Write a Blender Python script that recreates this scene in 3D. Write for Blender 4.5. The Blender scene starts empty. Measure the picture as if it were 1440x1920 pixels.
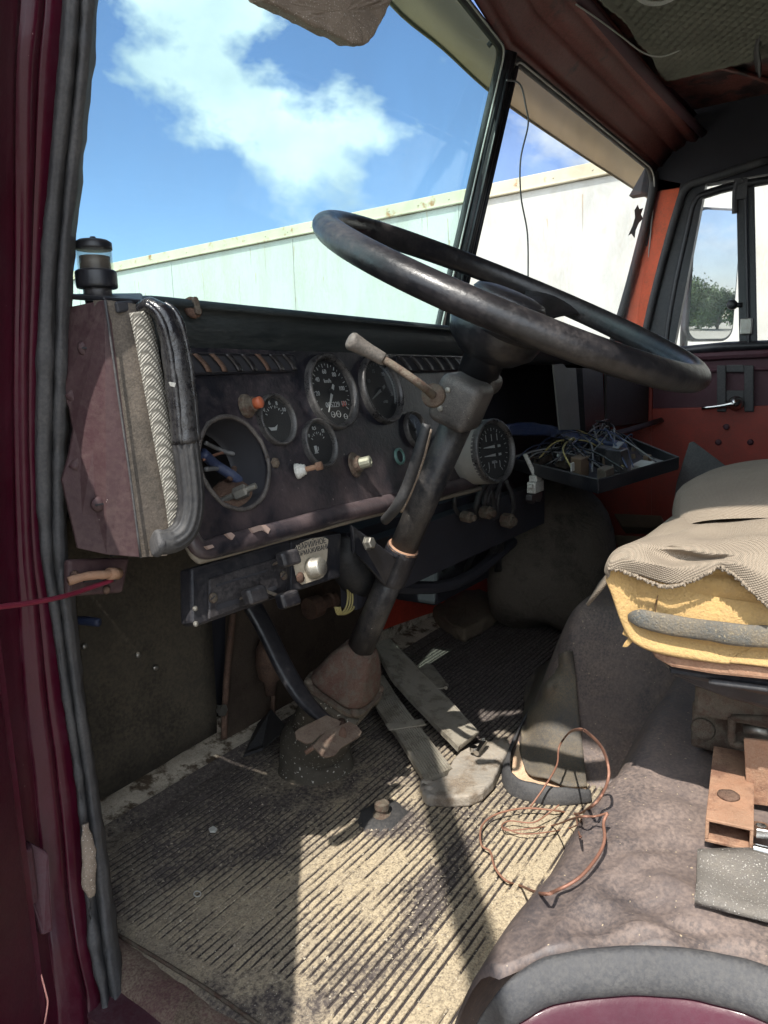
import bpy, bmesh, math, random
import numpy as np
from mathutils import Vector, Matrix, noise as mnoise
random.seed(7)
C = bpy.context.scene.collection
sc = bpy.context.scene

# ------------------------------------------------------------------ camera, sky, sun, exposure
FPX = 1400.0
def _basis():
    r = math.radians(1.8)
    X = np.array([1650-720, -(690-960), FPX]); X = X/np.linalg.norm(X)
    h = np.array([math.cos(r), math.sin(r), 0])
    Z = np.cross(h, X); Z /= np.linalg.norm(Z)
    if Z[1] < 0: Z = -Z
    return np.array([X, -np.cross(Z, X), Z])
CM = _basis()                                   # columns: camera right, up, forward in truck axes (X right, Y ahead, Z up)
cam_d = bpy.data.cameras.new('camera'); cam = bpy.data.objects.new('camera', cam_d); C.objects.link(cam)
cam_d.sensor_fit = 'VERTICAL'; cam_d.sensor_height = 36; cam_d.lens = FPX/1920*36
cam_d.clip_start = 0.02; cam_d.clip_end = 3000
R_, U_, F_ = CM[:, 0], CM[:, 1], CM[:, 2]
cam.matrix_world = Matrix(((R_[0], U_[0], -F_[0], 0), (R_[1], U_[1], -F_[1], 0), (R_[2], U_[2], -F_[2], 0), (0, 0, 0, 1)))
sc.camera = cam

SUN_EL, SUN_AZ = 58.0, 9.0                      # light travels toward +X (azimuth measured from +X to +Y)
e_, a_ = math.radians(SUN_EL), math.radians(SUN_AZ)
sdir = Vector((math.cos(e_)*math.cos(a_), math.cos(e_)*math.sin(a_), -math.sin(e_)))
sun_d = bpy.data.lights.new('sun', 'SUN'); sun = bpy.data.objects.new('sun', sun_d); C.objects.link(sun)
sun_d.energy = 2.3; sun_d.angle = math.radians(0.5); sun_d.color = (1.0, 0.95, 0.87)
sun.rotation_euler = sdir.to_track_quat('-Z', 'Y').to_euler()
sun.location = (-4, -1, 6)

world = bpy.data.worlds.new('World'); sc.world = world; world.use_nodes = True
wn, wl = world.node_tree.nodes, world.node_tree.links
wn.clear()
def N(nodes, t, **kw):
    n = nodes.new(t)
    for k, v in kw.items():
        if k == 'loc': continue
        setattr(n, k, v)
    return n
CLX, CLY, CLZ = 0.08, 0.42, 1.63
sky = N(wn, 'ShaderNodeTexSky', sky_type='NISHITA'); sky.sun_disc = False
sky.sun_elevation = math.radians(SUN_EL); sky.sun_rotation = math.atan2(-sdir.x, -sdir.y)
sky.air_density = 1.0; sky.dust_density = 0.25; sky.ozone_density = 2.0
tc = N(wn, 'ShaderNodeTexCoord'); mp = N(wn, 'ShaderNodeMapping'); mp.inputs['Scale'].default_value = (1, 1, 1.5)
mp.inputs['Location'].default_value = (CLX, CLY, CLZ)
wl.new(tc.outputs['Generated'], mp.inputs['Vector'])
n1 = N(wn, 'ShaderNodeTexNoise'); n1.inputs['Scale'].default_value = 3.1; n1.inputs['Detail'].default_value = 10; n1.inputs['Roughness'].default_value = 0.56; n1.inputs['Distortion'].default_value = 0.15
wl.new(mp.outputs[0], n1.inputs['Vector'])
r1 = N(wn, 'ShaderNodeValToRGB'); r1.color_ramp.elements[0].position = 0.505; r1.color_ramp.elements[1].position = 0.575
# unseen cloud bank added on the left, brightened to lift light inside the cab
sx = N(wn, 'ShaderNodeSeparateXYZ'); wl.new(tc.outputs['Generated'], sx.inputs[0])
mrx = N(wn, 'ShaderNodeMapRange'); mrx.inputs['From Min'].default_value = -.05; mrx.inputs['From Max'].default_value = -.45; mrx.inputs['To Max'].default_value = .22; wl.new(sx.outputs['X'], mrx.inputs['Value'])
adx = N(wn, 'ShaderNodeMath', operation='ADD'); wl.new(n1.outputs['Fac'], adx.inputs[0]); wl.new(mrx.outputs[0], adx.inputs[1]); wl.new(adx.outputs[0], r1.inputs['Fac'])
n2 = N(wn, 'ShaderNodeTexNoise'); n2.inputs['Scale'].default_value = 5.5; n2.inputs['Detail'].default_value = 7
wl.new(mp.outputs[0], n2.inputs['Vector'])
r2 = N(wn, 'ShaderNodeValToRGB'); r2.color_ramp.elements[0].position = 0.3; r2.color_ramp.elements[1].position = 0.72
r2.color_ramp.elements[0].color = (1.6, 1.9, 2.25, 1); r2.color_ramp.elements[1].color = (3.3, 3.45, 3.6, 1)
wl.new(n2.outputs['Fac'], r2.inputs['Fac'])
mx = N(wn, 'ShaderNodeMix', data_type='RGBA'); wl.new(r1.outputs['Color'], mx.inputs[0])
tint = N(wn, 'ShaderNodeMix', data_type='RGBA', blend_type='MULTIPLY'); tint.inputs[0].default_value = 1.0
tint.inputs[7].default_value = (0.45, 0.44, 0.515, 1); wl.new(sky.outputs[0], tint.inputs[6])
wl.new(tint.outputs[2], mx.inputs[6]); wl.new(r2.outputs['Color'], mx.inputs[7])
bg = N(wn, 'ShaderNodeBackground'); bg.inputs['Strength'].default_value = 0.15
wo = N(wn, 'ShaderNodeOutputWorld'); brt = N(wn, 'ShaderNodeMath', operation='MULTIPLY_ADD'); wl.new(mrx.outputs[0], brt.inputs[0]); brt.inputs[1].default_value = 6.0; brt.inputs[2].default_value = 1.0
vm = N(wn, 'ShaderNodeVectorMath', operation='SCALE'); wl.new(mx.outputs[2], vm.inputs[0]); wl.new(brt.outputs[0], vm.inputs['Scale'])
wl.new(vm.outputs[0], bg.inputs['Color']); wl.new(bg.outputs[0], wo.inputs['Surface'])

sc.view_settings.view_transform = 'Standard'; sc.view_settings.look = 'None'
sc.view_settings.exposure = 1.6; sc.view_settings.gamma = 1.0
sc.render.engine = 'CYCLES'
sc.cycles.max_bounces = 8; sc.cycles.diffuse_bounces = 4; sc.cycles.transparent_max_bounces = 12
sc.cycles.use_denoising = True

# ------------------------------------------------------------------ helpers
def ray(px, py): return CM @ np.array([px-720.0, 960.0-py, FPX])
def oX(px, py, v): d = ray(px, py); return Vector(d*(v/d[0]))
def oY(px, py, v): d = ray(px, py); return Vector(d*(v/d[1]))
def oZ(px, py, v): d = ray(px, py); return Vector(d*(v/d[2]))
def oP(px, py, p0, n):
    d = Vector(ray(px, py)); n = Vector(n); return d*(Vector(p0).dot(n)/d.dot(n))

def thing(name, label, cat, loc=(0, 0, 0), group=None, kind=None):
    o = bpy.data.objects.new(name, None); C.objects.link(o); o.location = loc; o.empty_display_size = 0.05
    o['label'] = label; o['category'] = cat
    if group: o['group'] = group
    if kind: o['kind'] = kind
    return o
def tag(o, label, cat, group=None, kind=None):
    if label: o['label'] = label
    if cat: o['category'] = cat
    if group: o['group'] = group
    if kind: o['kind'] = kind
    return o
def world_loc(o):
    l = Vector(o.location)
    while o.parent: o = o.parent; l += Vector(o.location)
    return l
def obj(name, verts, faces, mat, parent=None, smooth=False, bevel=0, sub=0, solid=0, seg=2, offset=-1, disp=0, dscale=40, weld=True):
    me = bpy.data.meshes.new(name)
    verts = [Vector(v) for v in verts]
    off = world_loc(parent) if parent else None
    if off is None:
        cc = sum(verts, Vector())/len(verts); off = cc
    if disp:
        pass
    me.from_pydata([tuple(v-off) for v in verts], [], [tuple(f) for f in faces]); me.update()
    bm = bmesh.new(); bm.from_mesh(me)
    if weld: bmesh.ops.remove_doubles(bm, verts=bm.verts, dist=1e-6)
    bmesh.ops.recalc_face_normals(bm, faces=bm.faces)
    if disp:
        bm.normal_update()
        for v in bm.verts:
            p = (v.co+off)*dscale
            v.co += v.normal*disp*mnoise.noise(p)
    bm.to_mesh(me); bm.free()
    if smooth:
        for p in me.polygons: p.use_smooth = True
    me.materials.append(mat)
    o = bpy.data.objects.new(name, me); C.objects.link(o)
    if parent: o.parent = parent
    else: o.location = off
    if solid:
        m = o.modifiers.new('s', 'SOLIDIFY'); m.thickness = solid; m.offset = offset
    if sub:
        m = o.modifiers.new('u', 'SUBSURF'); m.levels = sub; m.render_levels = sub
    if bevel:
        m = o.modifiers.new('b', 'BEVEL'); m.width = bevel; m.segments = seg; m.limit_method = 'ANGLE'; m.angle_limit = math.radians(35)
        if not smooth:
            m.harden_normals = False
    return o
class MB:
    def __init__(s): s.v = []; s.f = []
    def add(s, v, f):
        k = len(s.v); s.v += [Vector(x) for x in v]; s.f += [[i+k for i in g] for g in f]; return s
    def box(s, c, size, ax=None):
        c = Vector(c); ax = ax or (Vector((1, 0, 0)), Vector((0, 1, 0)), Vector((0, 0, 1)))
        a, b, d = [Vector(x).normalized()*h*0.5 for x, h in zip(ax, size)]
        v = [c+i*a+j*b+k*d for i in (-1, 1) for j in (-1, 1) for k in (-1, 1)]
        return s.add(v, [(0, 1, 3, 2), (4, 6, 7, 5), (0, 4, 5, 1), (2, 3, 7, 6), (0, 2, 6, 4), (1, 5, 7, 3)])
    def prism(s, pts, ext):
        pts = [Vector(p) for p in pts]; ext = Vector(ext); n = len(pts)
        return s.add(pts+[p+ext for p in pts], [list(range(n)), list(range(2*n-1, n-1, -1))]+[(i, (i+1) % n, n+(i+1) % n, n+i) for i in range(n)])
    def tube(s, pts, r, n=10, smooth=0, flat=1.0, up=None, ex=2.0):
        pts = [Vector(p) for p in pts]; rs = r if isinstance(r, (list, tuple)) else [r]*len(pts)
        if smooth: pts, rs = spline(pts, rs, smooth)
        rows = []; prev = Vector(up) if up else None
        for i, p in enumerate(pts):
            t = (pts[min(i+1, len(pts)-1)]-pts[max(i-1, 0)]).normalized()
            if prev is None: prev = t.orthogonal().normalized()
            a = (prev-t*prev.dot(t)).normalized(); prev = a; b = t.cross(a)
            rows.append([p+rs[i]*(spw(math.cos(q), ex)*a+spw(math.sin(q), ex)*b*flat) for q in [2*math.pi*k/n for k in range(n)]])
        v = [x for row in rows for x in row]; m = len(rows); f = []
        for i in range(m-1):
            for k in range(n): f.append((i*n+k, i*n+(k+1) % n, (i+1)*n+(k+1) % n, (i+1)*n+k))
        f.append(list(range(n-1, -1, -1))); f.append([(m-1)*n+k for k in range(n)])
        return s.add(v, f)
    def lathe(s, prof, c, ax, n=40, up=None, cap=True):
        c = Vector(c); sc_l = Vector(ax).length if abs(Vector(ax).length-.86) < 1e-4 else 1.0; prof = [(r*sc_l, h*sc_l) for r, h in prof]; ax = Vector(ax).normalized(); a = (Vector(up) if up else ax.orthogonal()); a = (a-ax*a.dot(ax)).normalized(); b = ax.cross(a)
        v = []; f = []
        for r, h in prof:
            for k in range(n):
                q = 2*math.pi*k/n; v.append(c+ax*h+r*(math.cos(q)*a+math.sin(q)*b))
        m = len(prof)
        for i in range(m-1):
            for k in range(n): f.append((i*n+k, i*n+(k+1) % n, (i+1)*n+(k+1) % n, (i+1)*n+k))
        if cap:
            if prof[0][0] > 1e-5: f.append(list(range(n-1, -1, -1)))
            if prof[-1][0] > 1e-5: f.append([(m-1)*n+k for k in range(n)])
        return s.add(v, f)
    def obj(s, name, mat, parent=None, **kw): return obj(name, s.v, s.f, mat, parent, **kw)
def spw(c, ex): return math.copysign(abs(c)**(2.0/ex), c)
def spline(pts, rs, k):
    out = []; ro = []; n = len(pts)
    for i in range(n-1):
        p0, p1, p2, p3 = pts[max(i-1, 0)], pts[i], pts[i+1], pts[min(i+2, n-1)]
        for j in range(k):
            t = j/k
            out.append(0.5*((2*p1)+(p2-p0)*t+(2*p0-5*p1+4*p2-p3)*t*t+(3*p1-p0-3*p2+p3)*t**3)); ro.append(rs[i]*(1-t)+rs[i+1]*t)
    out.append(pts[-1]); ro.append(rs[-1]); return out, ro
def grid(name, rows, mat, parent=None, closed=False, k=0, **kw):
    """surface through rows of points; k = spline samples between given rows/columns"""
    rows = [[Vector(p) for p in r] for r in rows]
    if k:
        rows = [spline(r, [0]*len(r), k)[0] for r in rows]
        cols = [spline([r[j] for r in rows], [0]*len(rows), k)[0] for j in range(len(rows[0]))]
        rows = [[cols[j][i] for j in range(len(cols))] for i in range(len(cols[0]))]
    n = len(rows[0]); v = [p for r in rows for p in r]; f = []
    for i in range(len(rows)-1):
        for j in range(n-1): f.append((i*n+j, i*n+j+1, (i+1)*n+j+1, (i+1)*n+j))
    return obj(name, v, f, mat, parent, **kw)
def crisp(rows, fr=(.10, .90)):
    out = []
    for r in rows:
        q = [r[0]]
        for a, c in zip(r[:-1], r[1:]):
            for t in fr: q.append(a.lerp(c, t))
            q.append(c)
        out.append(q)
    return out
def lengthen(rows, k):
    cols = [spline([r[j] for r in rows], [0]*len(rows), k)[0] for j in range(len(rows[0]))]
    return [[cols[j][i] for j in range(len(cols))] for i in range(len(cols[0]))]
def text(name, s, mat, parent, p, u, v, size, ext=0.0003, align='CENTER', bold=0):
    cu = bpy.data.curves.new(name, 'FONT'); cu.body = s; cu.size = size; cu.extrude = ext; cu.align_x = align; cu.align_y = 'CENTER'; cu.offset = bold; cu.resolution_u = 3
    t = bpy.data.objects.new(name, cu); C.objects.link(t)
    dg = bpy.context.evaluated_depsgraph_get()
    me = bpy.data.meshes.new_from_object(t.evaluated_get(dg)); bpy.data.objects.remove(t)
    u = Vector(u).normalized(); v = Vector(v).normalized(); n = u.cross(v)
    off = world_loc(parent) if parent else Vector()
    for w in me.vertices: w.co = Vector(p)-off+u*w.co.x+v*w.co.y+n*w.co.z
    me.materials.clear(); me.materials.append(mat)
    o = bpy.data.objects.new(name, me); C.objects.link(o)
    if parent: o.parent = parent
    return o
def join(objs, name):
    """merge meshes (same parent) into the first"""
    bm = bmesh.new()
    for o in objs: bm.from_mesh(o.data)
    a = objs[0]; bm.to_mesh(a.data); bm.free(); a.name = name
    for o in objs[1:]: bpy.data.objects.remove(o)
    return a

# ------------------------------------------------------------------ materials
MATS = {}
def mat(name, base, rough=0.55, metal=0.0, dust=None, dust_amt=0.35, dscale=7.0, col2=None, c2amt=0.4, c2scale=12.0, bump=0.25, bscale=140.0,
        spec=0.5, coat=0.0, vary=0.25, speck=None, speck_amt=0.0, stretch=(1, 1, 1), trans=0, updust=0.0, speck_scale=200, wrink=0.0, wscale=9.0):
    m = bpy.data.materials.new(name); m.use_nodes = True; nt = m.node_tree; n = nt.nodes; l = nt.links; b = n['Principled BSDF']
    b.inputs['Roughness'].default_value = rough; b.inputs['Metallic'].default_value = metal; b.inputs['Specular IOR Level'].default_value = spec
    b.inputs['Coat Weight'].default_value = coat; b.inputs['Coat Roughness'].default_value = 0.12
    g = n.new('ShaderNodeNewGeometry'); mpp = n.new('ShaderNodeMapping'); mpp.inputs['Scale'].default_value = stretch
    l.new(g.outputs['Position'], mpp.inputs['Vector'])
    def noise(s, d=5, ro=0.6):
        t = n.new('ShaderNodeTexNoise'); t.inputs['Scale'].default_value = s; t.inputs['Detail'].default_value = d; t.inputs['Roughness'].default_value = ro
        l.new(mpp.outputs[0], t.inputs['Vector']); return t.outputs['Fac']
    def ramp(x, a, c):
        t = n.new('ShaderNodeMapRange'); t.inputs['From Min'].default_value = a; t.inputs['From Max'].default_value = c; l.new(x, t.inputs['Value']); return t.outputs[0]
    def mr_(x):
        t = n.new('ShaderNodeMapRange'); t.inputs['From Min'].default_value = .38; t.inputs['From Max'].default_value = .60; t.inputs['To Min'].default_value = .45; t.inputs['To Max'].default_value = 1.15; l.new(x, t.inputs['Value']); return t.outputs[0]
    def mixc(f, A, B):
        t = n.new('ShaderNodeMix'); t.data_type = 'RGBA'; l.new(f, t.inputs[0])
        for s, x in ((6, A), (7, B)):
            if isinstance(x, tuple): t.inputs[s].default_value = (*x, 1)
            else: l.new(x, t.inputs[s])
        return t.outputs[2]
    col = mixc(ramp(noise(c2scale*0.6), 0.3, 0.7), tuple(c*(1-vary) for c in base), tuple(min(1, c*(1+vary)) for c in base))
    if col2: col = mixc(ramp(noise(c2scale, 8, 0.65), 0.62-c2amt*0.35, 0.70-c2amt*0.3), col, col2)
    rsock = None
    if dust:
        f = noise(dscale, 8, 0.7); f2 = noise(dscale*14, 4, 0.7)
        ad = n.new('ShaderNodeMath'); ad.operation = 'MULTIPLY_ADD'; l.new(f2, ad.inputs[0]); ad.inputs[1].default_value = 0.45; l.new(f, ad.inputs[2])
        lo = 1.0-dust_amt*0.7
        dm0 = ramp(ad.outputs[0], lo-0.27, lo+0.30); f3 = noise(dscale*45, 3, 0.6); gm = n.new('ShaderNodeMath'); gm.operation = 'MULTIPLY'; l.new(dm0, gm.inputs[0]); l.new(mr_(f3), gm.inputs[1]); dm = gm.outputs[0]
        mu = n.new('ShaderNodeMath'); mu.operation = 'MULTIPLY'; l.new(dm, mu.inputs[0]); mu.inputs[1].default_value = 0.85
        fac = mu.outputs[0]
        if updust:
            sp = n.new('ShaderNodeSeparateXYZ'); l.new(g.outputs['Normal'], sp.inputs[0])
            u = ramp(sp.outputs['Z'], 0.2, 0.95); uu = n.new('ShaderNodeMath'); uu.operation = 'MULTIPLY'; l.new(u, uu.inputs[0]); uu.inputs[1].default_value = updust
            u2 = n.new('ShaderNodeMath'); u2.operation = 'MULTIPLY'; l.new(uu.outputs[0], u2.inputs[0]); l.new(ramp(f2, 0.25, 0.6), u2.inputs[1])
            mxx = n.new('ShaderNodeMath'); mxx.operation = 'MAXIMUM'; l.new(fac, mxx.inputs[0]); l.new(u2.outputs[0], mxx.inputs[1]); fac = mxx.outputs[0]
        col = mixc(fac, col, dust)
        rr = n.new('ShaderNodeMapRange'); rr.inputs['To Min'].default_value = rough; rr.inputs['To Max'].default_value = 0.92; l.new(fac, rr.inputs['Value']); l.new(rr.outputs[0], b.inputs['Roughness'])
    if speck: col = mixc(ramp(noise(speck_scale, 2, 0.5), 0.80-speck_amt*0.25, 0.82-speck_amt*0.25), col, speck)
    l.new(col, b.inputs['Base Color'])
    if bump:
        bp = n.new('ShaderNodeBump'); bp.inputs['Strength'].default_value = bump; bp.inputs['Distance'].default_value = 0.002
        l.new(noise(bscale, 6, 0.65), bp.inputs['Height']); l.new(bp.outputs[0], b.inputs['Normal'])
        if wrink:
            b2 = n.new('ShaderNodeBump'); b2.inputs['Strength'].default_value = .9; b2.inputs['Distance'].default_value = wrink
            wv = n.new('ShaderNodeTexNoise'); wv.inputs['Scale'].default_value = wscale; wv.inputs['Detail'].default_value = 4; wv.inputs['Distortion'].default_value = 1.6; l.new(mpp.outputs[0], wv.inputs['Vector'])
            ab_ = n.new('ShaderNodeMath'); ab_.operation = 'PINGPONG'; l.new(wv.outputs['Fac'], ab_.inputs[0]); ab_.inputs[1].default_value = .12
            l.new(ab_.outputs[0], b2.inputs['Height']); l.new(bp.outputs[0], b2.inputs['Normal']); l.new(b2.outputs[0], b.inputs['Normal'])
    m['_'] = 1; MATS[name] = m; return m
DUST = (0.30, 0.25, 0.19)
m_black = mat('black_paint', (0.012, 0.013, 0.017), 0.36, dust=(0.12, 0.105, 0.10), dust_amt=0.08, bump=0.2, spec=0.5, updust=0.35)
m_blackgloss = mat('black_plastic', (0.011, 0.011, 0.014), 0.28, dust=(0.14, 0.125, 0.12), dust_amt=0.20, bump=0.12, updust=0.3)
m_dash = mat('dash_paint', (0.010, 0.011, 0.016), 0.34, dust=(0.15, 0.115, 0.12), dust_amt=0.05, dscale=5, bump=0.3, speck=(0.35, 0.30, 0.28), speck_amt=0.12, updust=0.3)
def low_dust(m, z0, z1, colr, k):
    """dust settled on the lower part of a thing"""
    n, l = m.node_tree.nodes, m.node_tree.links; b_ = n['Principled BSDF']; old = b_.inputs['Base Color'].links[0].from_socket
    g = n.new('ShaderNodeNewGeometry'); sp = n.new('ShaderNodeSeparateXYZ'); l.new(g.outputs['Position'], sp.inputs[0])
    a = n.new('ShaderNodeMapRange'); a.inputs['From Min'].default_value = z0; a.inputs['From Max'].default_value = z1; l.new(sp.outputs['Z'], a.inputs['Value'])
    t = n.new('ShaderNodeTexNoise'); t.inputs['Scale'].default_value = 13; t.inputs['Detail'].default_value = 9; t.inputs['Roughness'].default_value = .7; l.new(g.outputs['Position'], t.inputs['Vector'])
    c = n.new('ShaderNodeMapRange'); c.inputs['From Min'].default_value = .36; c.inputs['From Max'].default_value = .62; l.new(t.outputs['Fac'], c.inputs['Value'])
    mu = n.new('ShaderNodeMath'); mu.operation = 'MULTIPLY'; l.new(a.outputs[0], mu.inputs[0]); l.new(c.outputs[0], mu.inputs[1])
    mk = n.new('ShaderNodeMath'); mk.operation = 'MULTIPLY'; l.new(mu.outputs[0], mk.inputs[0]); mk.inputs[1].default_value = k
    x = n.new('ShaderNodeMix'); x.data_type = 'RGBA'; l.new(mk.outputs[0], x.inputs[0]); l.new(old, x.inputs[6]); x.inputs[7].default_value = (*colr, 1); l.new(x.outputs[2], b_.inputs['Base Color'])
low_dust(m_dash, -.08, -.15, (.20, .14, .135), .34)
m_hood = mat('dash_hood_vinyl', (0.008, 0.013, 0.015), 0.42, dust=(0.08, 0.09, 0.09), dust_amt=0.22, bump=0.15, stretch=(0.3, 1, 2))
m_rubber = mat('grey_rubber', (0.034, 0.035, 0.040), 0.58, dust=(0.12, 0.115, 0.11), dust_amt=0.36, vary=.12, bump=0.4, bscale=220)
m_rubberd = mat('dark_rubber', (0.018, 0.019, 0.022), 0.5, dust=(0.09, 0.085, 0.08), dust_amt=0.28, bump=0.3)
m_maroon = mat("maroon_paint", (0.050, 0.0026, 0.012), 0.34, dust=(0.075, 0.03, 0.045), dust_amt=0.10, coat=0.12, spec=.3, bump=0.2, bscale=90, speck=(0.30, 0.2, 0.2), speck_amt=0.12, vary=.3)
m_maroond = mat('dusty_maroon_paint', (0.060, 0.006, 0.016), 0.5, dust=(0.10, 0.065, 0.075), dust_amt=0.42, bump=0.3)
m_purple = mat('dusty_purple_panel', (0.036, 0.013, 0.017), 0.6, dust=(0.105, 0.070, 0.064), dust_amt=0.30, dscale=4, bump=0.3, speck=(0.35, 0.28, 0.26), speck_amt=0.1)
m_panelbrown = mat('brown_dusty_side', (0.055, 0.045, 0.038), 0.75, dust=(0.17, 0.14, 0.11), dust_amt=0.36, dscale=12, col2=(0.035, 0.03, 0.025), c2amt=0.35, c2scale=16, bump=0.6)
m_orange = mat('orange_paint', (0.82, 0.12, 0.035), 0.45, dust=(0.25, 0.11, 0.07), dust_amt=0.22, bump=0.15, vary=0.12)
m_redpaint = mat('dull_red_paint', (0.36, 0.042, 0.024), 0.45, dust=(0.13, 0.06, 0.05), dust_amt=0.35, bump=0.25, vary=0.2)
m_redb = mat('bright_red_paint', (0.55, 0.055, 0.028), 0.5, dust=(0.10, 0.05, 0.04), dust_amt=0.3, bump=0.25)
m_header = mat('old_red_overpaint', (0.28, 0.060, 0.045), 0.32, dust=(0.13, 0.085, 0.075), dust_amt=0.4, dscale=6, col2=(0.03, 0.018, 0.02), c2amt=0.22, c2scale=5, bump=0.5, bscale=60)
m_ceil = mat('ceiling_red_brown', (0.24, 0.060, 0.045), 0.25, dust=(0.12, 0.085, 0.075), dust_amt=0.38, dscale=9, col2=(0.03, 0.012, 0.014), c2amt=0.4, c2scale=10, bump=1.0, bscale=60)
m_mdark = mat('dark_blue_liner', (0.026, 0.027, 0.036), 0.75, dust=(0.04, 0.035, 0.04), dust_amt=0.3, bump=0.3)
m_insul = mat('oily_felt', (0.038, 0.032, 0.024), 0.9, wrink=.008, wscale=5, dust=(0.10, 0.082, 0.055), dust_amt=0.42, dscale=4, bump=0.8, bscale=90, col2=(0.012, 0.010, 0.008), c2amt=0.35, c2scale=7)
m_cream = mat('cream_dirty_paint', (0.72, 0.64, 0.52), 0.8, dust=(0.12, 0.09, 0.06), dust_amt=0.42, dscale=16, bump=0.6, col2=(0.10, 0.07, 0.045), c2amt=0.34, c2scale=28)
m_rust = mat('rust', (0.095, 0.048, 0.032), 0.85, dust=(0.20, 0.13, 0.09), dust_amt=0.4, dscale=18, bump=0.9, bscale=260, col2=(0.05, 0.024, 0.018), c2amt=0.42, c2scale=40)
m_rustl = mat('pale_rust_steel', (0.33, 0.17, 0.10), 0.8, dust=(0.36, 0.25, 0.17), dust_amt=0.4, dscale=14, bump=0.8, bscale=260, col2=(0.17, 0.07, 0.04), c2amt=0.38, c2scale=30)  # paler, brighter base colour than the plain rust
m_cast = mat('dirty_casting', (0.075, 0.060, 0.045), 0.85, dust=(0.19, 0.16, 0.12), dust_amt=0.35, dscale=22, bump=1.0, bscale=200, col2=(0.055, 0.024, 0.016), c2amt=0.45, c2scale=90)
m_boot = mat('oily_boot', (0.065, 0.056, 0.042), 0.8, dust=(0.13, 0.115, 0.09), dust_amt=0.3, bump=0.7, speck=(0.5, 0.48, 0.42), speck_amt=0.55)
m_alu = mat('worn_aluminium', (0.30, 0.285, 0.26), 0.65, wrink=.006, wscale=18, metal=0.1, dust=(0.40, 0.32, 0.23), dust_amt=0.42, dscale=16, bump=0.7, bscale=160, col2=(0.12, 0.10, 0.085), c2amt=0.3, c2scale=24)
m_pedal = mat('ribbed_alu_pedal', (0.22, 0.205, 0.175), 0.7, col2=(.09, .08, .065), c2amt=.35, c2scale=30, dust=(0.33, 0.29, 0.22), dust_amt=0.45, dscale=14, bump=0.5, bscale=180)
m_steel = mat('zinc_steel', (0.42, 0.41, 0.37), 0.35, metal=0.85, dust=(0.22, 0.19, 0.15), dust_amt=0.3, bump=0.3)
m_chrome = mat('bright_steel', (0.65, 0.64, 0.62), 0.22, metal=1.0, bump=0.1)
m_copper = mat('copper_wire', (0.27, 0.125, 0.085), 0.5, metal=0.3, dust=(0.30, 0.18, 0.12), dust_amt=0.3, bump=0.3)
m_foam = mat('yellow_foam', (0.58, 0.375, 0.145), 0.95, wrink=.004, wscale=22, dust=(0.38, 0.25, 0.12), dust_amt=0.40, dscale=10, bump=0.8, bscale=420, speck=(0.30, 0.19, 0.07), speck_amt=0.25, vary=0.12, speck_scale=420)
m_foamgrey = mat('grey_sprayed_foam', (0.13, 0.13, 0.12), 0.6, bump=0.9, bscale=500, speck=(0.26, 0.215, 0.14), speck_amt=.62, speck_scale=420, dust=(.36, .25, .12), dust_amt=.22, dscale=30)
m_greyfoam = mat('glittery_grey_foam', (0.175, 0.16, 0.145), 0.8, dust=(0.25, 0.22, 0.18), dust_amt=0.3, bump=1.0, bscale=600, speck=(0.75, 0.72, 0.66), speck_amt=0.55, speck_scale=700)
m_tanfoam = mat('sandy_foam_pad', (0.32, 0.255, 0.20), 0.9, dust=(0.20, 0.16, 0.12), dust_amt=0.4, bump=1.0, bscale=500, speck=(0.8, 0.75, 0.68), speck_amt=0.55, speck_scale=600)
m_stone = mat('dirty_block', (0.13, 0.10, 0.07), 0.95, dust=(0.20, 0.15, 0.10), dust_amt=0.35, bump=1.0, bscale=120)
m_bag = mat('grey_brown_sackcloth', (0.085, 0.070, 0.055), 0.9, dust=(0.15, 0.125, 0.095), dust_amt=0.4, dscale=9, bump=0.8, wrink=.02, wscale=7, col2=(.03, .026, .02), c2amt=.35, c2scale=10)
m_white = mat('white_plastic', (0.62, 0.62, 0.58), 0.5, dust=(0.25, 0.23, 0.19), dust_amt=0.3)
m_plate = mat('cream_plate', (0.42, 0.37, 0.29), 0.5, dust=(0.25, 0.2, 0.14), dust_amt=0.25)
m_ink = mat('dark_ink', (0.03, 0.03, 0.035), 0.6, bump=0)
m_dial = mat('gauge_dial', (0.013, 0.014, 0.016), 0.6, bump=0.05, vary=0.1)
m_mark = mat('dial_marking', (0.36, 0.38, 0.38), 0.6, bump=0)
m_markdim = mat('dim_dial_marking', (0.11, 0.12, 0.12), 0.6, bump=0)
m_redmark = mat('red_digit', (0.5, 0.10, 0.07), 0.6, bump=0)
m_orangeb = mat('orange_button', (0.42, 0.11, 0.05), 0.4, bump=0.1)
m_green = mat('green_ring', (0.10, 0.20, 0.18), 0.3, bump=0)
m_blue = mat('blue_sleeve', (0.020, 0.035, 0.10), 0.45, dust=(0.12, 0.13, 0.16), dust_amt=0.25)
m_wirey = mat('yellow_wire', (0.36, 0.30, 0.12), 0.5, bump=0)
m_wireg = mat('grey_wire', (0.16, 0.16, 0.16), 0.5, bump=0)
m_pcb = mat('brown_relay', (0.14, 0.085, 0.05), 0.6, dust=(0.2, 0.16, 0.12), dust_amt=0.35)
m_tape = mat('black_tape', (0.008, 0.008, 0.010), 0.20, dust=(0.10, 0.10, 0.10), dust_amt=0.08, bump=1.0, bscale=45, spec=0.7)
m_trailer = mat('white_trailer_sheet', (0.50, 0.50, 0.485), 0.45, dust=(0.38, 0.34, 0.28), dust_amt=0.26, dscale=2.2, col2=(.47, .46, .43), c2amt=.3, c2scale=3, bump=0.02, vary=0.03, stretch=(1, 1, 0.22), speck=(.25, .18, .12), speck_amt=.0, speck_scale=9)
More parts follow.
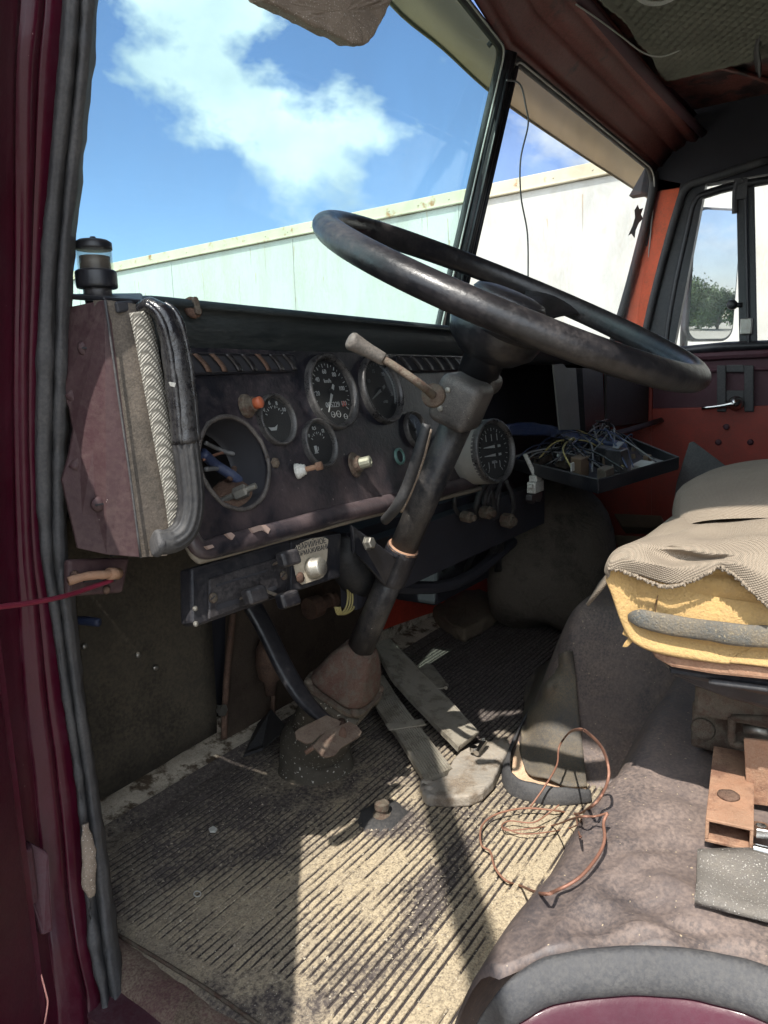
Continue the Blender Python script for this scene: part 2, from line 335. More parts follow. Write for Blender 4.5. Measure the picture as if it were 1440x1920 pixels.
m_rail = mat('cream_rail', (0.52, 0.46, 0.34), 0.55, col2=(0.32, 0.16, 0.06), c2amt=0.12, c2scale=6, bump=0.2, vary=0.08)
m_visor = mat('tan_visor', (0.24, 0.165, 0.075), 0.6, bump=0.05, vary=0.05)
m_ground = mat('gravel_ground', (0.26, 0.24, 0.20), 0.95, dust=(0.36, 0.33, 0.27), dust_amt=0.4, dscale=0.5, bump=0.6, bscale=6)
m_leaf = mat('foliage', (0.055, 0.09, 0.025), 0.7, bump=0, vary=0.5, c2scale=2)
m_bark = mat('bark', (0.10, 0.08, 0.06), 0.9, bump=0.5, bscale=20)
m_clear = mat('mirror_case', (0.16, 0.16, 0.17), 0.4, bump=0.1)

def fabric(name, c1, c2, scale):
    m = mat(name, c1, 0.95, dust=tuple(x*0.55 for x in c1), dust_amt=0.35, dscale=8, bump=0)
    n, l = m.node_tree.nodes, m.node_tree.links; b = n['Principled BSDF']
    g = n.new('ShaderNodeNewGeometry'); w = []
    hs = []
    for prof, rot in (('Z', 0.6), ('Y', 1.2)):
        mp_ = n.new('ShaderNodeMapping'); mp_.inputs['Rotation'].default_value = (0.5, rot, 0.8)
        l.new(g.outputs['Position'], mp_.inputs['Vector'])
        t = n.new('ShaderNodeTexWave'); t.bands_direction = prof; t.inputs['Scale'].default_value = scale; t.inputs['Distortion'].default_value = 0.8; t.inputs['Detail'].default_value = 1
        l.new(mp_.outputs[0], t.inputs['Vector']); hs.append(t.outputs['Fac'])
    mu = n.new('ShaderNodeMath'); mu.operation = 'MULTIPLY'; l.new(hs[0], mu.inputs[0]); l.new(hs[1], mu.inputs[1])
    bp = n.new('ShaderNodeBump'); bp.inputs['Strength'].default_value = 0.7; bp.inputs['Distance'].default_value = 0.002
    l.new(mu.outputs[0], bp.inputs['Height']); l.new(bp.outputs[0], b.inputs['Normal'])
    old = b.inputs['Base Color'].links[0].from_socket
    mx_ = n.new('ShaderNodeMix'); mx_.data_type = 'RGBA'; mx_.inputs[6].default_value = (*c2, 1); l.new(old, mx_.inputs[7])
    mr = n.new('ShaderNodeMapRange'); mr.inputs['From Max'].default_value = 0.35; l.new(mu.outputs[0], mr.inputs['Value']); l.new(mr.outputs[0], mx_.inputs[0])
    l.new(mx_.outputs[2], b.inputs['Base Color']); return m
m_cloth = fabric('woven_beige_cloth', (0.40, 0.33, 0.25), (0.25, 0.20, 0.15), 210)
m_clothg = fabric('grey_seat_fabric', (0.10, 0.095, 0.09), (0.06, 0.057, 0.055), 160)
m_braid = fabric('braided_sleeve', (0.42, 0.40, 0.35), (0.14, 0.13, 0.11), 130)

def glass(name, tintc, gl=0.06):
    m = bpy.data.materials.new(name); m.use_nodes = True; n, l = m.node_tree.nodes, m.node_tree.links; n.clear()
    t = n.new('ShaderNodeBsdfTransparent'); t.inputs[0].default_value = (*tintc, 1)
    g = n.new('ShaderNodeBsdfGlossy'); g.inputs['Roughness'].default_value = 0.02
    f0 = n.new('ShaderNodeLayerWeight'); f0.inputs['Blend'].default_value = .5
    f1 = n.new('ShaderNodeMath'); f1.operation = 'POWER'; l.new(f0.outputs['Facing'], f1.inputs[0]); f1.inputs[1].default_value = 4.5
    f = n.new('ShaderNodeMath'); f.operation = 'MULTIPLY_ADD'; l.new(f1.outputs[0], f.inputs[0]); f.inputs[1].default_value = .4; f.inputs[2].default_value = .010
    mx_ = n.new('ShaderNodeMixShader'); o = n.new('ShaderNodeOutputMaterial')
    # faint film of dust on the pane
    d = n.new('ShaderNodeBsdfDiffuse'); d.inputs[0].default_value = (0.7, 0.7, 0.66, 1)
    ge = n.new('ShaderNodeNewGeometry'); no = n.new('ShaderNodeTexNoise'); no.inputs['Scale'].default_value = 6; no.inputs['Detail'].default_value = 8; l.new(ge.outputs['Position'], no.inputs[0])
    mr = n.new('ShaderNodeMapRange'); mr.inputs['From Min'].default_value = 0.35; mr.inputs['From Max'].default_value = 0.9; mr.inputs['To Max'].default_value = gl; l.new(no.outputs['Fac'], mr.inputs['Value'])
    m2 = n.new('ShaderNodeMixShader'); l.new(mr.outputs[0], m2.inputs[0]); l.new(t.outputs[0], m2.inputs[1]); l.new(d.outputs[0], m2.inputs[2])
    l.new(f.outputs[0], mx_.inputs[0]); l.new(m2.outputs[0], mx_.inputs[1]); l.new(g.outputs[0], mx_.inputs[2]); l.new(mx_.outputs[0], o.inputs[0]); return m
g_green = glass('green_glass', (0.81, 0.935, 0.91), 0.07)
g_clear = glass('clear_glass', (0.95, 0.96, 0.95), 0.18)
g_lens = glass('gauge_lens', (0.88, 0.88, 0.88), 0.07)

def mat_floor():
    """ribbed rubber mat: rubber, with sand caked on and between the ribs"""
    m = bpy.data.materials.new('ribbed_mat'); m.use_nodes = True; nt = m.node_tree; n, l = nt.nodes, nt.links; b = n['Principled BSDF']
    b.inputs['Roughness'].default_value = 0.9; b.inputs['Specular IOR Level'].default_value = 0.25
    g = n.new('ShaderNodeNewGeometry'); sp = n.new('ShaderNodeSeparateXYZ'); l.new(g.outputs['Position'], sp.inputs[0])
    def noise(s, d=6, ro=0.65, st=None):
        t = n.new('ShaderNodeTexNoise'); t.inputs['Scale'].default_value = s; t.inputs['Detail'].default_value = d; t.inputs['Roughness'].default_value = ro
        src = g.outputs['Position']
        if st:
            q = n.new('ShaderNodeMapping'); q.inputs['Scale'].default_value = st; l.new(src, q.inputs['Vector']); src = q.outputs[0]
        l.new(src, t.inputs['Vector']); return t.outputs['Fac']
    def mr(x, a, c, A=0.0, B=1.0):
        t = n.new('ShaderNodeMapRange'); t.inputs['From Min'].default_value = a; t.inputs['From Max'].default_value = c; t.inputs['To Min'].default_value = A; t.inputs['To Max'].default_value = B; l.new(x, t.inputs['Value']); return t.outputs[0]
    def ma(op, a, c, d=None):
        t = n.new('ShaderNodeMath'); t.operation = op
        for i, x in enumerate((a, c, d)):
            if x is None: continue
            if isinstance(x, (int, float)): t.inputs[i].default_value = x
            else: l.new(x, t.inputs[i])
        return t.outputs[0]
    def mix(f, A, B):
        t = n.new('ShaderNodeMix'); t.data_type = 'RGBA'; l.new(f, t.inputs[0])
        for s, x in ((6, A), (7, B)):
            if isinstance(x, tuple): t.inputs[s].default_value = (*x, 1)
            else: l.new(x, t.inputs[s])
        return t.outputs[2]
    vt = n.new('ShaderNodeAttribute'); vt.attribute_name = 'rib'; rib = vt.outputs['Fac']      # 1 on a rib, 0 in a groove
    # how sandy the place is: most around the middle of the driver's footwell near the door, little under the dash
    dv = n.new('ShaderNodeVectorMath'); dv.operation = 'DISTANCE'; l.new(g.outputs['Position'], dv.inputs[0]); dv.inputs[1].default_value = (0.78, 0.36, -0.66)
    near = mr(dv.outputs['Value'], 0.12, 0.66, 1.0, 0.0)
    big = noise(5, 5, 0.6); mid = noise(22, 6, 0.7); st = noise(26, 5, 0.7, (0.35, 1, 1)); fine = noise(420, 2, 0.5); grit = noise(150, 4, 0.7)
    wide = noise(2.6, 4, 0.55, (0.5, 1, 1)); amt = ma('ADD', ma('ADD', ma('MULTIPLY', near, 0.50), ma('MULTIPLY', big, 0.40)), ma('MULTIPLY', ma('SUBTRACT', wide, 0.40), 1.1))          # 0.2 .. 1.1
    top = mr(ma('ADD', amt, ma('MULTIPLY', ma('SUBTRACT', mid, 0.5), 0.7)), 0.28, 0.62)
    groove = mr(ma('ADD', amt, ma('MULTIPLY', ma('SUBTRACT', st, 0.5), 2.3)), 0.62, 0.86)
    ribm = mr(rib, 0.25, 0.6)
    at2 = n.new('ShaderNodeAttribute'); at2.attribute_name = 'sand'; sand = mr(ma('ADD', at2.outputs['Fac'], ma('MULTIPLY', ma('SUBTRACT', grit, 0.5), 0.9)), 0.10, 0.42)
    rub = mix(mr(mid, 0.35, 0.7), (0.034, 0.029, 0.029), (0.075, 0.062, 0.060))
    film = mix(ma('MULTIPLY', mr(grit, 0.30, 0.65), ma('MULTIPLY', ribm, 0.9)), rub, (0.165, 0.14, 0.125))
    sandc = mix(mr(ma('ADD', near, ma('MULTIPLY', ma('SUBTRACT', mid, 0.5), 1.6)), 0.15, 0.95), (0.26, 0.225, 0.18), (0.50, 0.415, 0.285))
    sandc2 = mix(mr(grit, 0.3, 0.75), mix(mr(fine, 0.4, 0.6), (0.17, 0.14, 0.105), sandc), sandc)
    col = mix(ma('MULTIPLY', sand, mr(grit, 0.2, 0.55, 0.75, 1.0)), film, sandc2)
    col = mix(mr(fine, 0.70, 0.72), col, (0.62, 0.58, 0.48))
    l.new(col, b.inputs['Base Color'])
    bp = n.new('ShaderNodeBump'); bp.inputs['Strength'].default_value = 0.7; bp.inputs['Distance'].default_value = 0.0015
    l.new(ma('ADD', grit, ma('MULTIPLY', fine, 0.5)), bp.inputs['Height']); l.new(bp.outputs[0], b.inputs['Normal'])
    return m
m_mat = mat_floor()
m_cover = mat('dusty_vinyl_cover', (0.090, 0.074, 0.073), 0.48, dust=(0.30, 0.225, 0.185), dust_amt=0.42, dscale=6, bump=0.35, bscale=160, col2=(0.045, 0.042, 0.048), c2amt=0.36, c2scale=9, speck=(.45, .36, .24), speck_amt=.3, wrink=.003, wscale=10)

exec_order = []
FZ = -0.66            # cab floor level (the camera is at the origin, at the height of the eyes of someone standing by the door)
GZ = -2.0             # ground outside

# ------------------------------------------------------------------ ground and things outside
def plane_obj(name, x0, x1, y0, y1, z, m, kind):
    o = obj(name, [(x0, y0, z), (x1, y0, z), (x1, y1, z), (x0, y1, z)], [(0, 1, 2, 3)], m); o['kind'] = kind; return o
plane_obj('ground', -600, 600, -600, 600, GZ, m_ground, 'structure')

trailer = thing('semi_trailer', 'long white sheet sided semi trailer with cream top rail standing beyond the windshield', 'trailer', (7.9, 6, GZ))
TD = Vector((0.068, 1, 0)).normalized(); TN = Vector((-1, 0.068, 0)).normalized()
def T(s, out, z): return Vector((7.26, 0, 0))+TD*s+TN*out+Vector((0, 0, z))
b = MB(); b.prism([T(-2.5, 0, -0.85), T(13.6, 0, -0.85), T(13.6, 0, 1.86), T(-2.5, 0, 1.86)], -TN*2.5); b.obj('side_sheet', m_trailer, trailer, bevel=0.01)
b = MB(); b.prism([T(-2.52, .03, 1.865), T(13.62, .03, 1.865), T(13.62, .03, 2.0), T(-2.52, .03, 2.0)], -TN*2.56)
b.prism([T(-2.52, .045, 1.862), T(13.62, .045, 1.862), T(13.62, .045, 1.885), T(-2.52, .045, 1.885)], -TN*.02); b.obj('top_rail', m_rail, trailer, bevel=0.008)
b = MB()
for s in np.arange(-1.0, 13.5, 2.45): MB().prism([T(s, .004, -.8), T(s+.02, .004, -.8), T(s+.02, .004, 1.858), T(s, .004, 1.858)], TN*.003).obj('sheet_seam', m_trailer, trailer)
b = MB()
for k in range(40):
    s = -2+k*0.4; b.lathe([(.009, 0), (.007, .006), (0, .008)], T(s, .03, 1.93), TN, 8)
b.obj('rivet', m_rail, trailer, smooth=True)['kind'] = 'stuff'
rt = random.Random(9); b = MB()
for k in range(46):
    s = rt.uniform(-2, 13); z = 1.86-abs(rt.gauss(0, .25)) if k % 3 else rt.uniform(-.2, 1.7); L_ = rt.uniform(.05, .5 if k % 3 else .18); w_ = rt.uniform(.003, .014)
    b.prism([T(s, .001, z), T(s+w_, .001, z), T(s+w_*.6+rt.uniform(-.01, .01), .001, z-L_)], TN*.0012)
mk_ = b.obj('rust_run', mat('rust_run', (.42, .33, .23), .8, vary=.4, bump=0), trailer); mk_['kind'] = 'stuff'
b = MB(); b.prism([T(-2.4, -.3, -1.1), T(13.5, -.3, -1.1), T(13.5, -.3, -.855), T(-2.4, -.3, -.855)], -TN*1.9); b.obj('chassis_frame', m_black, trailer)
for s in (-1.2, .1, 1.4):
    for o_ in (.15, 2.1):
        w = MB().lathe([(.26, 0), (.5, .01), (.52, .08), (.52, .22), (.5, .29), (.26, .3)], T(s, -.02-o_+.1, GZ+.52), -TN, 36).obj('wheel', m_rubberd, trailer, smooth=True)
        MB().lathe([(.0, .06), (.12, .05), (.2, .09), (.26, .02)], T(s, -.02-o_+.1, GZ+.52), -TN, 24).obj('rim', m_steel, w, smooth=True)

def tree(x, y, h, seed, label):
    t = thing('deciduous_tree', label, 'tree', (x, y, GZ), 'trees seen in the side mirror')
    rnd = random.Random(seed); b = MB(); B0 = Vector((x, y, GZ)); tips = []
    b.tube([B0, B0+Vector((.1, .1, h*.35)), B0+Vector((0, .2, h*.8))], [.22, .16, .04], 8, 4)
    for i in range(9):
        a = rnd.random()*6.28; z = h*(.12+.6*rnd.random()); e = B0+Vector((math.cos(a)*h*.42, math.sin(a)*h*.42, z+h*.10)); tips.append(e)
        b.tube([B0+Vector((0, .1, z)), (B0+Vector((0, .1, z))+e)/2+Vector((0, 0, .2)), e], [.07, .05, .015], 6, 3)
    b.obj('trunk', m_bark, t, smooth=True)
    b = MB(); tips += [B0+Vector((0, 0, h*.85)), B0+Vector((0, 0, h*.65))]
    for c in tips:
        for k in range(520):
            p = c+Vector((rnd.gauss(0, 1), rnd.gauss(0, 1), rnd.gauss(0, .8)))*h*.11
            u = Vector((rnd.gauss(0, 1), rnd.gauss(0, 1), rnd.gauss(0, 1))).normalized(); v = u.orthogonal().normalized(); s = .16+.16*rnd.random()
            b.add([p-u*s, p+v*s*.5, p+u*s, p-v*s*.5], [(0, 1, 2, 3)])
    b.obj('crown', m_leaf, t, weld=False)
tree(7, -122, 7.5, 1, 'tall leafy tree nearest the truck in the mirror reflection')
tree(12, -128, 6, 2, 'lower round tree right of the tallest in the mirror reflection')
tree(0, -126, 6.5, 3, 'bushy tree at the left in the mirror reflection')
tree(19, -140, 8, 4, 'distant tree behind the others in the mirror reflection')
tree(-8, -140, 8.5, 5, 'farthest tree at the far left in the mirror reflection')
tree(27, -136, 7, 6, 'broad tree at the right end of the reflected row')
tree(9.5, -134, 5.5, 7, 'short tree squeezed between two taller reflected trees')

# ------------------------------------------------------------------ the cab shell
cab = thing('truck_cab', 'old truck cab interior shell with maroon door pillar, split windshield and red brown roof', 'truck cab', (1.6, 0, FZ-.06))
b = MB(); b.box((1.57, 0.0, FZ-.02), (2.34, 2.06, .04)); b.obj('floor_pan', m_maroond, cab)
b = MB(); b.box((1.57, 1.02, -.30), (2.34, .03, .77)); b.prism([(.45,.67,.05),(1.65,.935,.05),(2.73,.73,.05),(2.73,1.02,.05),(.45,1.02,.05)],(0,0,-.02)); b.obj('front_wall', m_mdark, cab)
b = MB(); b.prism([oY(x, y, .99) for x, y in ((690, 1105), (760, 1075), (900, 1070), (1010, 1075), (905, 1120), (800, 1152), (720, 1180))], (0, .006, 0)); b.obj('red_toe_panel', m_redb, cab)
b = MB(); b.box((.78, 1.0, -.635), (.70, .008, .05)); b.box((1.6, .998, -.635), (.9, .008, .05)); 
b.prism([(.44, .915, FZ+.001), (1.9, .915, FZ+.001), (1.9, .994, FZ+.022), (.44, .994, FZ+.022)], (0, 0, .001)); b.obj('toe_strip', m_cream, cab)
b = MB(); b.prism([(.43, .715, -.7), (.43, 1.03, -.7), (.43, 1.03, .06), (.43, .685, .06), (.43, .712, -.18), (.43, .728, -.42)], (-.02, 0, 0)); b.obj('side_wall', m_maroond, cab)
b = MB(); b.prism([(.405, .735, -.8), (.405, 1.03, -.8), (.405, 1.03, .05), (.405, .72, .05)], (-.055, 0, 0)); b.obj('outer_skin', m_maroon, cab)
b = MB(); b.prism([(.338, .652, -.8), (.349, .652, -.8), (.349, .76, -.8), (.338, .76, -.8)], (0, 0, .87)); b.prism([(.36, .675, -.8), (.385, .715, -.8), (.36, .72, -.8)], (0, 0, .87)); b.obj('hinge_post', m_maroon, cab)
b = MB(); b.box((1.57, -1.02, .08), (2.34, .03, 1.5)); b.obj('rear_wall', m_mdark, cab)
b = MB(); b.box((.43, -.68, .08), (.03, .66, 1.5)); b.obj('rear_side_wall', m_maroon, cab)
# roof with its rails
b = MB(); b.prism([(2.77, -1.02, .83), (2.77, .60, .83), (2.45, .62, .83), (2.1, .625, .83), (1.66, .63, .83), (1.3, .56, .83), (.9, .485, .83), (.27, .36, .83), (.26, -1.02, .83)], (0, 0, .03)); b.obj('roof_panel', m_ceil, cab, bevel=.006)
b = MB(); b.tube([(.36, .44, .80), (.30, .2, .815), (.29, -.3, .815), (.32, -1.0, .80)], .026, 8, 4); b.obj('door_top_rail', m_maroon, cab, smooth=True)

# windshield header: lofted along X
HS = [(.44, .48, .70), (.9, .585, .705), (1.3, .665, .708), (1.66, .73, .71), (2.1, .715, .695), (2.45, .69, .68), (2.72, .66, .66)]
prof = [(0.0, 0.0), (-.004, .012), (-.012, .018), (-.02, .014), (-.030, .030), (-.052, .052), (-.060, .066), (-.066, .060), (-.085, .070), (-.102, .078), (-.108, .092), (-.122, .086), (-.14, .082), (-.150, .092), (-.146, .115), (-.10, .16)]
rows = []
for X, Y, Z in HS:
    f = 1.0 if X < 2.3 else 1-.15*(X-2.3)/.4
    rows.append([Vector((X, Y+dy*f, Z+dz*f)) for dy, dz in prof])
grid('windshield_header', rows, m_header, cab, smooth=True, solid=.004)
# reddish lower flange of the header
rows = [[Vector((X, Y+dy, Z+dz)) for dy, dz in ((-.135, .0785), (-.150, .086), (-.154, .094), (-.150, .10))] for X, Y, Z in HS]
grid('header_flange', rows, m_maroond, cab, smooth=True, solid=.003)

# windshield panes
def quadgrid(P, n=10, m=10, r=0.0):
    BL, BR, TR, TL = [Vector(p) for p in P]; rows = []
    for i in range(n+1):
        u = i/n; rows.append([(BL*(1-u)+TL*u)*(1-v)+(BR*(1-u)+TR*u)*v for v in [j/m for j in range(m+1)]])
    return rows
LP = [(.395, .73, .055), (1.635, .925, .06), (1.635, .733, .708), (.395, .575, .70)]
RP = [(1.68, .925, .06), (2.74, .72, .06), (2.69, .668, .662), (1.675, .733, .708)]
grid('windshield_pane', quadgrid(LP), g_green, cab, solid=.004)['label'] = 'left windshield pane of greenish glass'
grid('windshield_pane', quadgrid(RP), g_clear, cab, solid=.004)['label'] = 'right windshield pane of clear glass'
def gasket(P, name, r, m, rcs, sh=0.0):
    P = [Vector(p) for p in P]; pts = []
    for i in range(4):
        rc = rcs[i]; a, c, d = P[i-1], P[i], P[(i+1) % 4]
        for t in (1, .55, .2): pts.append(c+(a-c).normalized()*rc*t)
        for t in (.2, .55, 1): pts.append(c+(d-c).normalized()*rc*t)
    # round the corner
    out = []
    for i in range(4):
        c = P[i]; s = pts[i*6:(i+1)*6]
        p0, p1 = s[0], s[5]
        for t in np.linspace(0, 1, 7): out.append(p0*(1-t)**2+c*2*t*(1-t)+p1*t*t)
    out.append(out[0]); cen = sum(P, Vector())/4
    out = [p+(cen-p).normalized()*sh for p in out]
    return MB().tube(out, r, 8).obj(name, m, cab, smooth=True)
gasket(LP, 'windshield_gasket', .010, m_rubberd, (.06, .03, .03, .06))
gasket(RP, 'windshield_gasket', .010, m_rubberd, (.03, .06, .07, .03))
def insetq(P, d): 
    c = sum([Vector(p) for p in P], Vector())/4; return [Vector(p)+(c-Vector(p)).normalized()*d+Vector((0, -.012, 0)) for p in P]
gasket(insetq(LP, .012), 'sealant_bead', .0022, m_white, (.07, .03, .03, .07)); gasket(insetq(RP, .012), 'sealant_bead', .0022, m_white, (.03, .06, .075, .03))
b = MB(); b.tube([(1.658, .918, .03), (1.655, .726, .705)], .021, 12, flat=.7, ex=4); b.tube([(1.641, .90, .03), (1.638, .714, .68)], .005, 6); b.tube([(1.672, .90, .03), (1.669, .714, .68)], .005, 6)
b.obj('windshield_divider', m_black, cab, smooth=True)

visor = thing('sun_visor', 'tan outside sun visor along the top of the windshield', 'sun visor', (1.6, .8, .66))
LE = [Vector((.46, .49, .60)), Vector((.85, .64, .61)), oY(730, 10, .72), oY(830, 95, .76), oY(935, 188, .785), oY(1080, 287, .80), oY(1160, 338, .775), oY(1235, 386, .74)]
TE = [Vector((p.x, p.y+.03, .80)) for p in LE]
rows = [[Vector(a), (Vector(a)+Vector(c))/2+Vector((0, .012, 0)), Vector(c)] for a, c in zip(LE, TE)]
grid('visor_sheet', rows, m_visor, visor, k=5, smooth=True, solid=.004)
b = MB()
for X, Y in ((.9, .63), (1.65, .775), (2.4, .75)): MB().tube([(X, Y, .73), (X, Y-.05, .76)], .006, 6).obj('bracket', m_black, visor)
# roof edge in front of the header, above the visor
b = MB()
rows = [[Vector((X, Y+.005, Z)), Vector((X, Y+.03, Z+.05)), Vector((X, Y-.02, Z+.13)), Vector((X, Y-.12, Z+.155))] for X, Y, Z in HS]
grid('roof_front', rows, m_maroon, cab, smooth=True, solid=.004)

# right corner post between windshield and passenger door
def orange_post():
    m = m_orange.copy(); m.name = 'orange_post_overspray'; n, l = m.node_tree.nodes, m.node_tree.links; b_ = n['Principled BSDF']
    g = n.new('ShaderNodeNewGeometry'); s = n.new('ShaderNodeSeparateXYZ'); l.new(g.outputs['Position'], s.inputs[0])
    no = n.new('ShaderNodeTexNoise'); no.inputs['Scale'].default_value = 25; l.new(g.outputs['Position'], no.inputs[0])
    a = n.new('ShaderNodeMath'); a.operation = 'MULTIPLY_ADD'; l.new(s.outputs['Y'], a.inputs[0]); a.inputs[1].default_value = 4.0; l.new(s.outputs['Z'], a.inputs[2])
    c = n.new('ShaderNodeMath'); c.operation = 'MULTIPLY_ADD'; l.new(no.outputs['Fac'], c.inputs[0]); c.inputs[1].default_value = .06; l.new(a.outputs[0], c.inputs[2])
    mr = n.new('ShaderNodeMapRange'); mr.inputs['From Min'].default_value = 3.20; mr.inputs['From Max'].default_value = 3.225; l.new(c.outputs[0], mr.inputs['Value'])
    old = b_.inputs['Base Color'].links[0].from_socket; x = n.new('ShaderNodeMix'); x.data_type = 'RGBA'; l.new(mr.outputs[0], x.inputs[0]); l.new(old, x.inputs[6]); x.inputs[7].default_value = (.13, .022, .02, 1)
    l.new(x.outputs[2], b_.inputs['Base Color']); return m
PX = 2.70
b = MB(); b.prism([oX(1232, 335, PX), oX(1282, 345, PX), oX(1208, 680, PX), oX(1150, 660, PX), oX(1165, 592, PX)], (.05, .03, 0)); b.obj('corner_post', orange_post(), cab)
b = MB(); b.tube([oX(1226, 325, PX-.01), oX(1222, 370, PX-.01), oX(1190, 500, PX-.01), oX(1150, 640, PX-.01)], .015, 8, 4); b.obj('post_gasket', m_rubberd, cab, smooth=True)
b = MB(); b.tube([oX(1440, 300, PX-.012), oX(1330, 335, PX-.012), oX(1288, 352, PX-.012), oX(1268, 400, PX-.012), oX(1232, 530, PX-.012), oX(1205, 650, PX-.012), oX(1190, 760, PX-.012)], .013, 8, 5)
b.obj('door_opening_seal', m_rubber, cab, smooth=True)
b = MB(); b.prism([oX(1276, 345, PX-.004), oX(1325, 335, PX-.004), oX(1262, 660, PX-.004), oX(1202, 665, PX-.004)], (.03, 0, 0)); b.obj('door_jamb', m_black, cab)
b = MB(); b.prism([(PX, .75, .60), (PX, -1.0, .60), (PX, -1.0, .84), (PX, .60, .84)], (.05, 0, 0)); b.obj('side_header', m_mdark, cab)
b = MB(); b.prism([(PX+.0, .66, .10), (PX, .76, .10), (PX, 1.02, -.0), (PX, 1.02, -.7), (PX, .64, -.7)], (.05, 0, 0)); b.obj('front_side_wall', m_redpaint, cab)
b = MB(); b.box((PX+.025, -.68, .0), (.05, .66, 1.4)); b.obj('rear_side_wall', m_mdark, cab)
# roof rib, gusset and lumps of sealant
b = MB(); b.tube([(2.28, .50, .823), (2.36, .42, .820), (2.55, .33, .822), (2.70, .28, .82)], .012, 8, 4, flat=.6); b.obj('roof_rib', m_ceil, cab, smooth=True)
b = MB(); b.prism([(1.66, .26, .812), (1.72, .27, .812), (2.13, .47, .80), (2.10, .50, .80), (1.80, .42, .812)], (0, 0, .012)); b.obj('roof_strut', m_maroond, cab, bevel=.003)

# egg-crate foam lining on the ceiling
def eggcrate(name, x0, x1, y0, y1, z, parent):
    nx, ny = int((x1-x0)/.006), int((y1-y0)/.006); v = []; f = []
    for i in range(nx+1):
        for j in range(ny+1):
            x = x0+(x1-x0)*i/nx; y = y0+(y1-y0)*j/ny; p = .034
            h = .5+.5*math.cos(2*math.pi*x/p)*math.cos(2*math.pi*(y)/(p*.9))
            ed = min(1, (min(i, nx-i, j, ny-j))/4)
            wob = .012*mnoise.noise(Vector((x*5, y*5, 0)))
            v.append((x+wob, y+.02*mnoise.noise(Vector((x*6, 3, 1)))*(j/ny), z+.013*h*ed-.006+wob*.3))
    for i in range(nx):
        for j in range(ny): k = i*(ny+1)+j; f.append((k, k+1, k+ny+2, k+ny+1))
    return obj(name, v, f, m_lining, parent, smooth=True, solid=.008, offset=1)
m_lining = mat('grey_green_foam_lining', (0.20, 0.20, 0.155), 0.95, dust=(0.16, 0.15, 0.12), dust_amt=.35, bump=.5, bscale=400)
lin = thing('foam_lining', 'grey egg-crate foam lining hanging under the roof', 'foam lining', (1.95, .3, .8))
eggcrate('foam_sheet', 1.45, 2.30, .05, .545, .806, lin)

# ------------------------------------------------------------------ left door pillar with its seal (lofted bands)
ST = [0, 150, 480, 700, 880, 1040, 1140, 1300, 1478, 1670, 1780, 1870, 1930]
YJ = [.59, .605, .65, .67, .69, .70, .705, .712, .715, .705, .69, .68, .672]   # depth of the jamb at each station
# seal: px columns from the cab side outward, with relief
SEAL = [[181, 172, 160, 150, 140, 128, 114], [170, 160, 150, 140, 128, 116, 104], [136, 126, 118, 108, 97, 85, 76], [128, 120, 111, 101, 90, 76, 66], [122, 116, 107, 97, 86, 73, 64],
        [124, 118, 109, 99, 90, 82, 78], [140, 131, 122, 112, 104, 98, 95], [157, 150, 142, 134, 126, 120, 117], [182, 176, 168, 159, 152, 147, 145],
        [208, 200, 190, 178, 168, 163, 160], [222, 212, 202, 192, 180, 172, 168], [236, 226, 216, 205, 197, 192, 190], [240, 232, 222, 210, 200, 195, 192]]
def px_for(y, Y, X):
    lo, hi = -500.0, 1400.0
    for _ in range(50):
        m_ = (lo+hi)/2
        if oY(m_, y, Y).x < X: lo = m_
        else: hi = m_
    return lo
for y_, Y_ in ((-260, .580), (-620, .572), (-1180, .565)):
    sh_ = px_for(y_, Y_, .475)-SEAL[-1 if 0 else 0][0] if y_ == -260 else px_for(y_, Y_, .475)-SEAL[0][0]
    q_ = [v_+sh_ for v_ in SEAL[0]]; SEAL.insert(0, q_); ST.insert(0, y_); YJ.insert(0, Y_); PILSH = globals().get('PILSH', []); PILSH.append(sh_)
RELS = [0.0, .018, .020, .006, .018, .016, 0.0]
rows = [[oY(x, y, YJ[i]-r) for x, r in zip(SEAL[i], RELS)] for i, y in enumerate(ST)]
grid('door_seal', crisp(lengthen(rows, 14), (.2, .8)), m_rubber, cab, smooth=True, solid=.002, disp=.0022, dscale=50)
PIL = [[116, 96, 78, 66, 50, 34, 14, -12], [106, 84, 66, 52, 38, 26, 6, -18], [80, 66, 56, 48, 40, 24, 4, -20], [68, 58, 50, 44, 36, 22, 2, -22], [66, 58, 52, 46, 38, 24, 4, -20],
       [80, 66, 58, 52, 44, 28, 8, -16], [96, 80, 70, 62, 52, 32, 12, -12], [118, 98, 84, 76, 62, 42, 24, -6], [146, 124, 106, 98, 82, 62, 40, 6],
       [162, 142, 124, 116, 98, 78, 56, 24], [170, 156, 138, 130, 110, 90, 66, 36], [192, 176, 158, 148, 126, 102, 78, 46], [194, 180, 162, 152, 130, 106, 80, 50]]
for sh_ in PILSH: PIL.insert(0, [v_+sh_ for v_ in PIL[0]])
RELP = [.004, .007, .004, .011, .008, .004, .012, .026]
rows = [[oY(x, y, YJ[i]-r) for x, r in zip(PIL[i], RELP)] for i, y in enumerate(ST)]
grid('door_pillar', crisp(lengthen(rows, 10), (.12, .5, .88)), m_maroon, cab, smooth=True, solid=.003, disp=.0008, dscale=26)
b = MB(); b.tube([oY(160, 1545, .68), oY(166, 1600, .675), oY(168, 1650, .67), oY(172, 1680, .668)], [.004, .009, .009, .003], 8, 4, flat=.5, up=(1, 0, 0)); b.obj('seal_tear', m_tanfoam, cab, smooth=True, disp=.003, dscale=90)
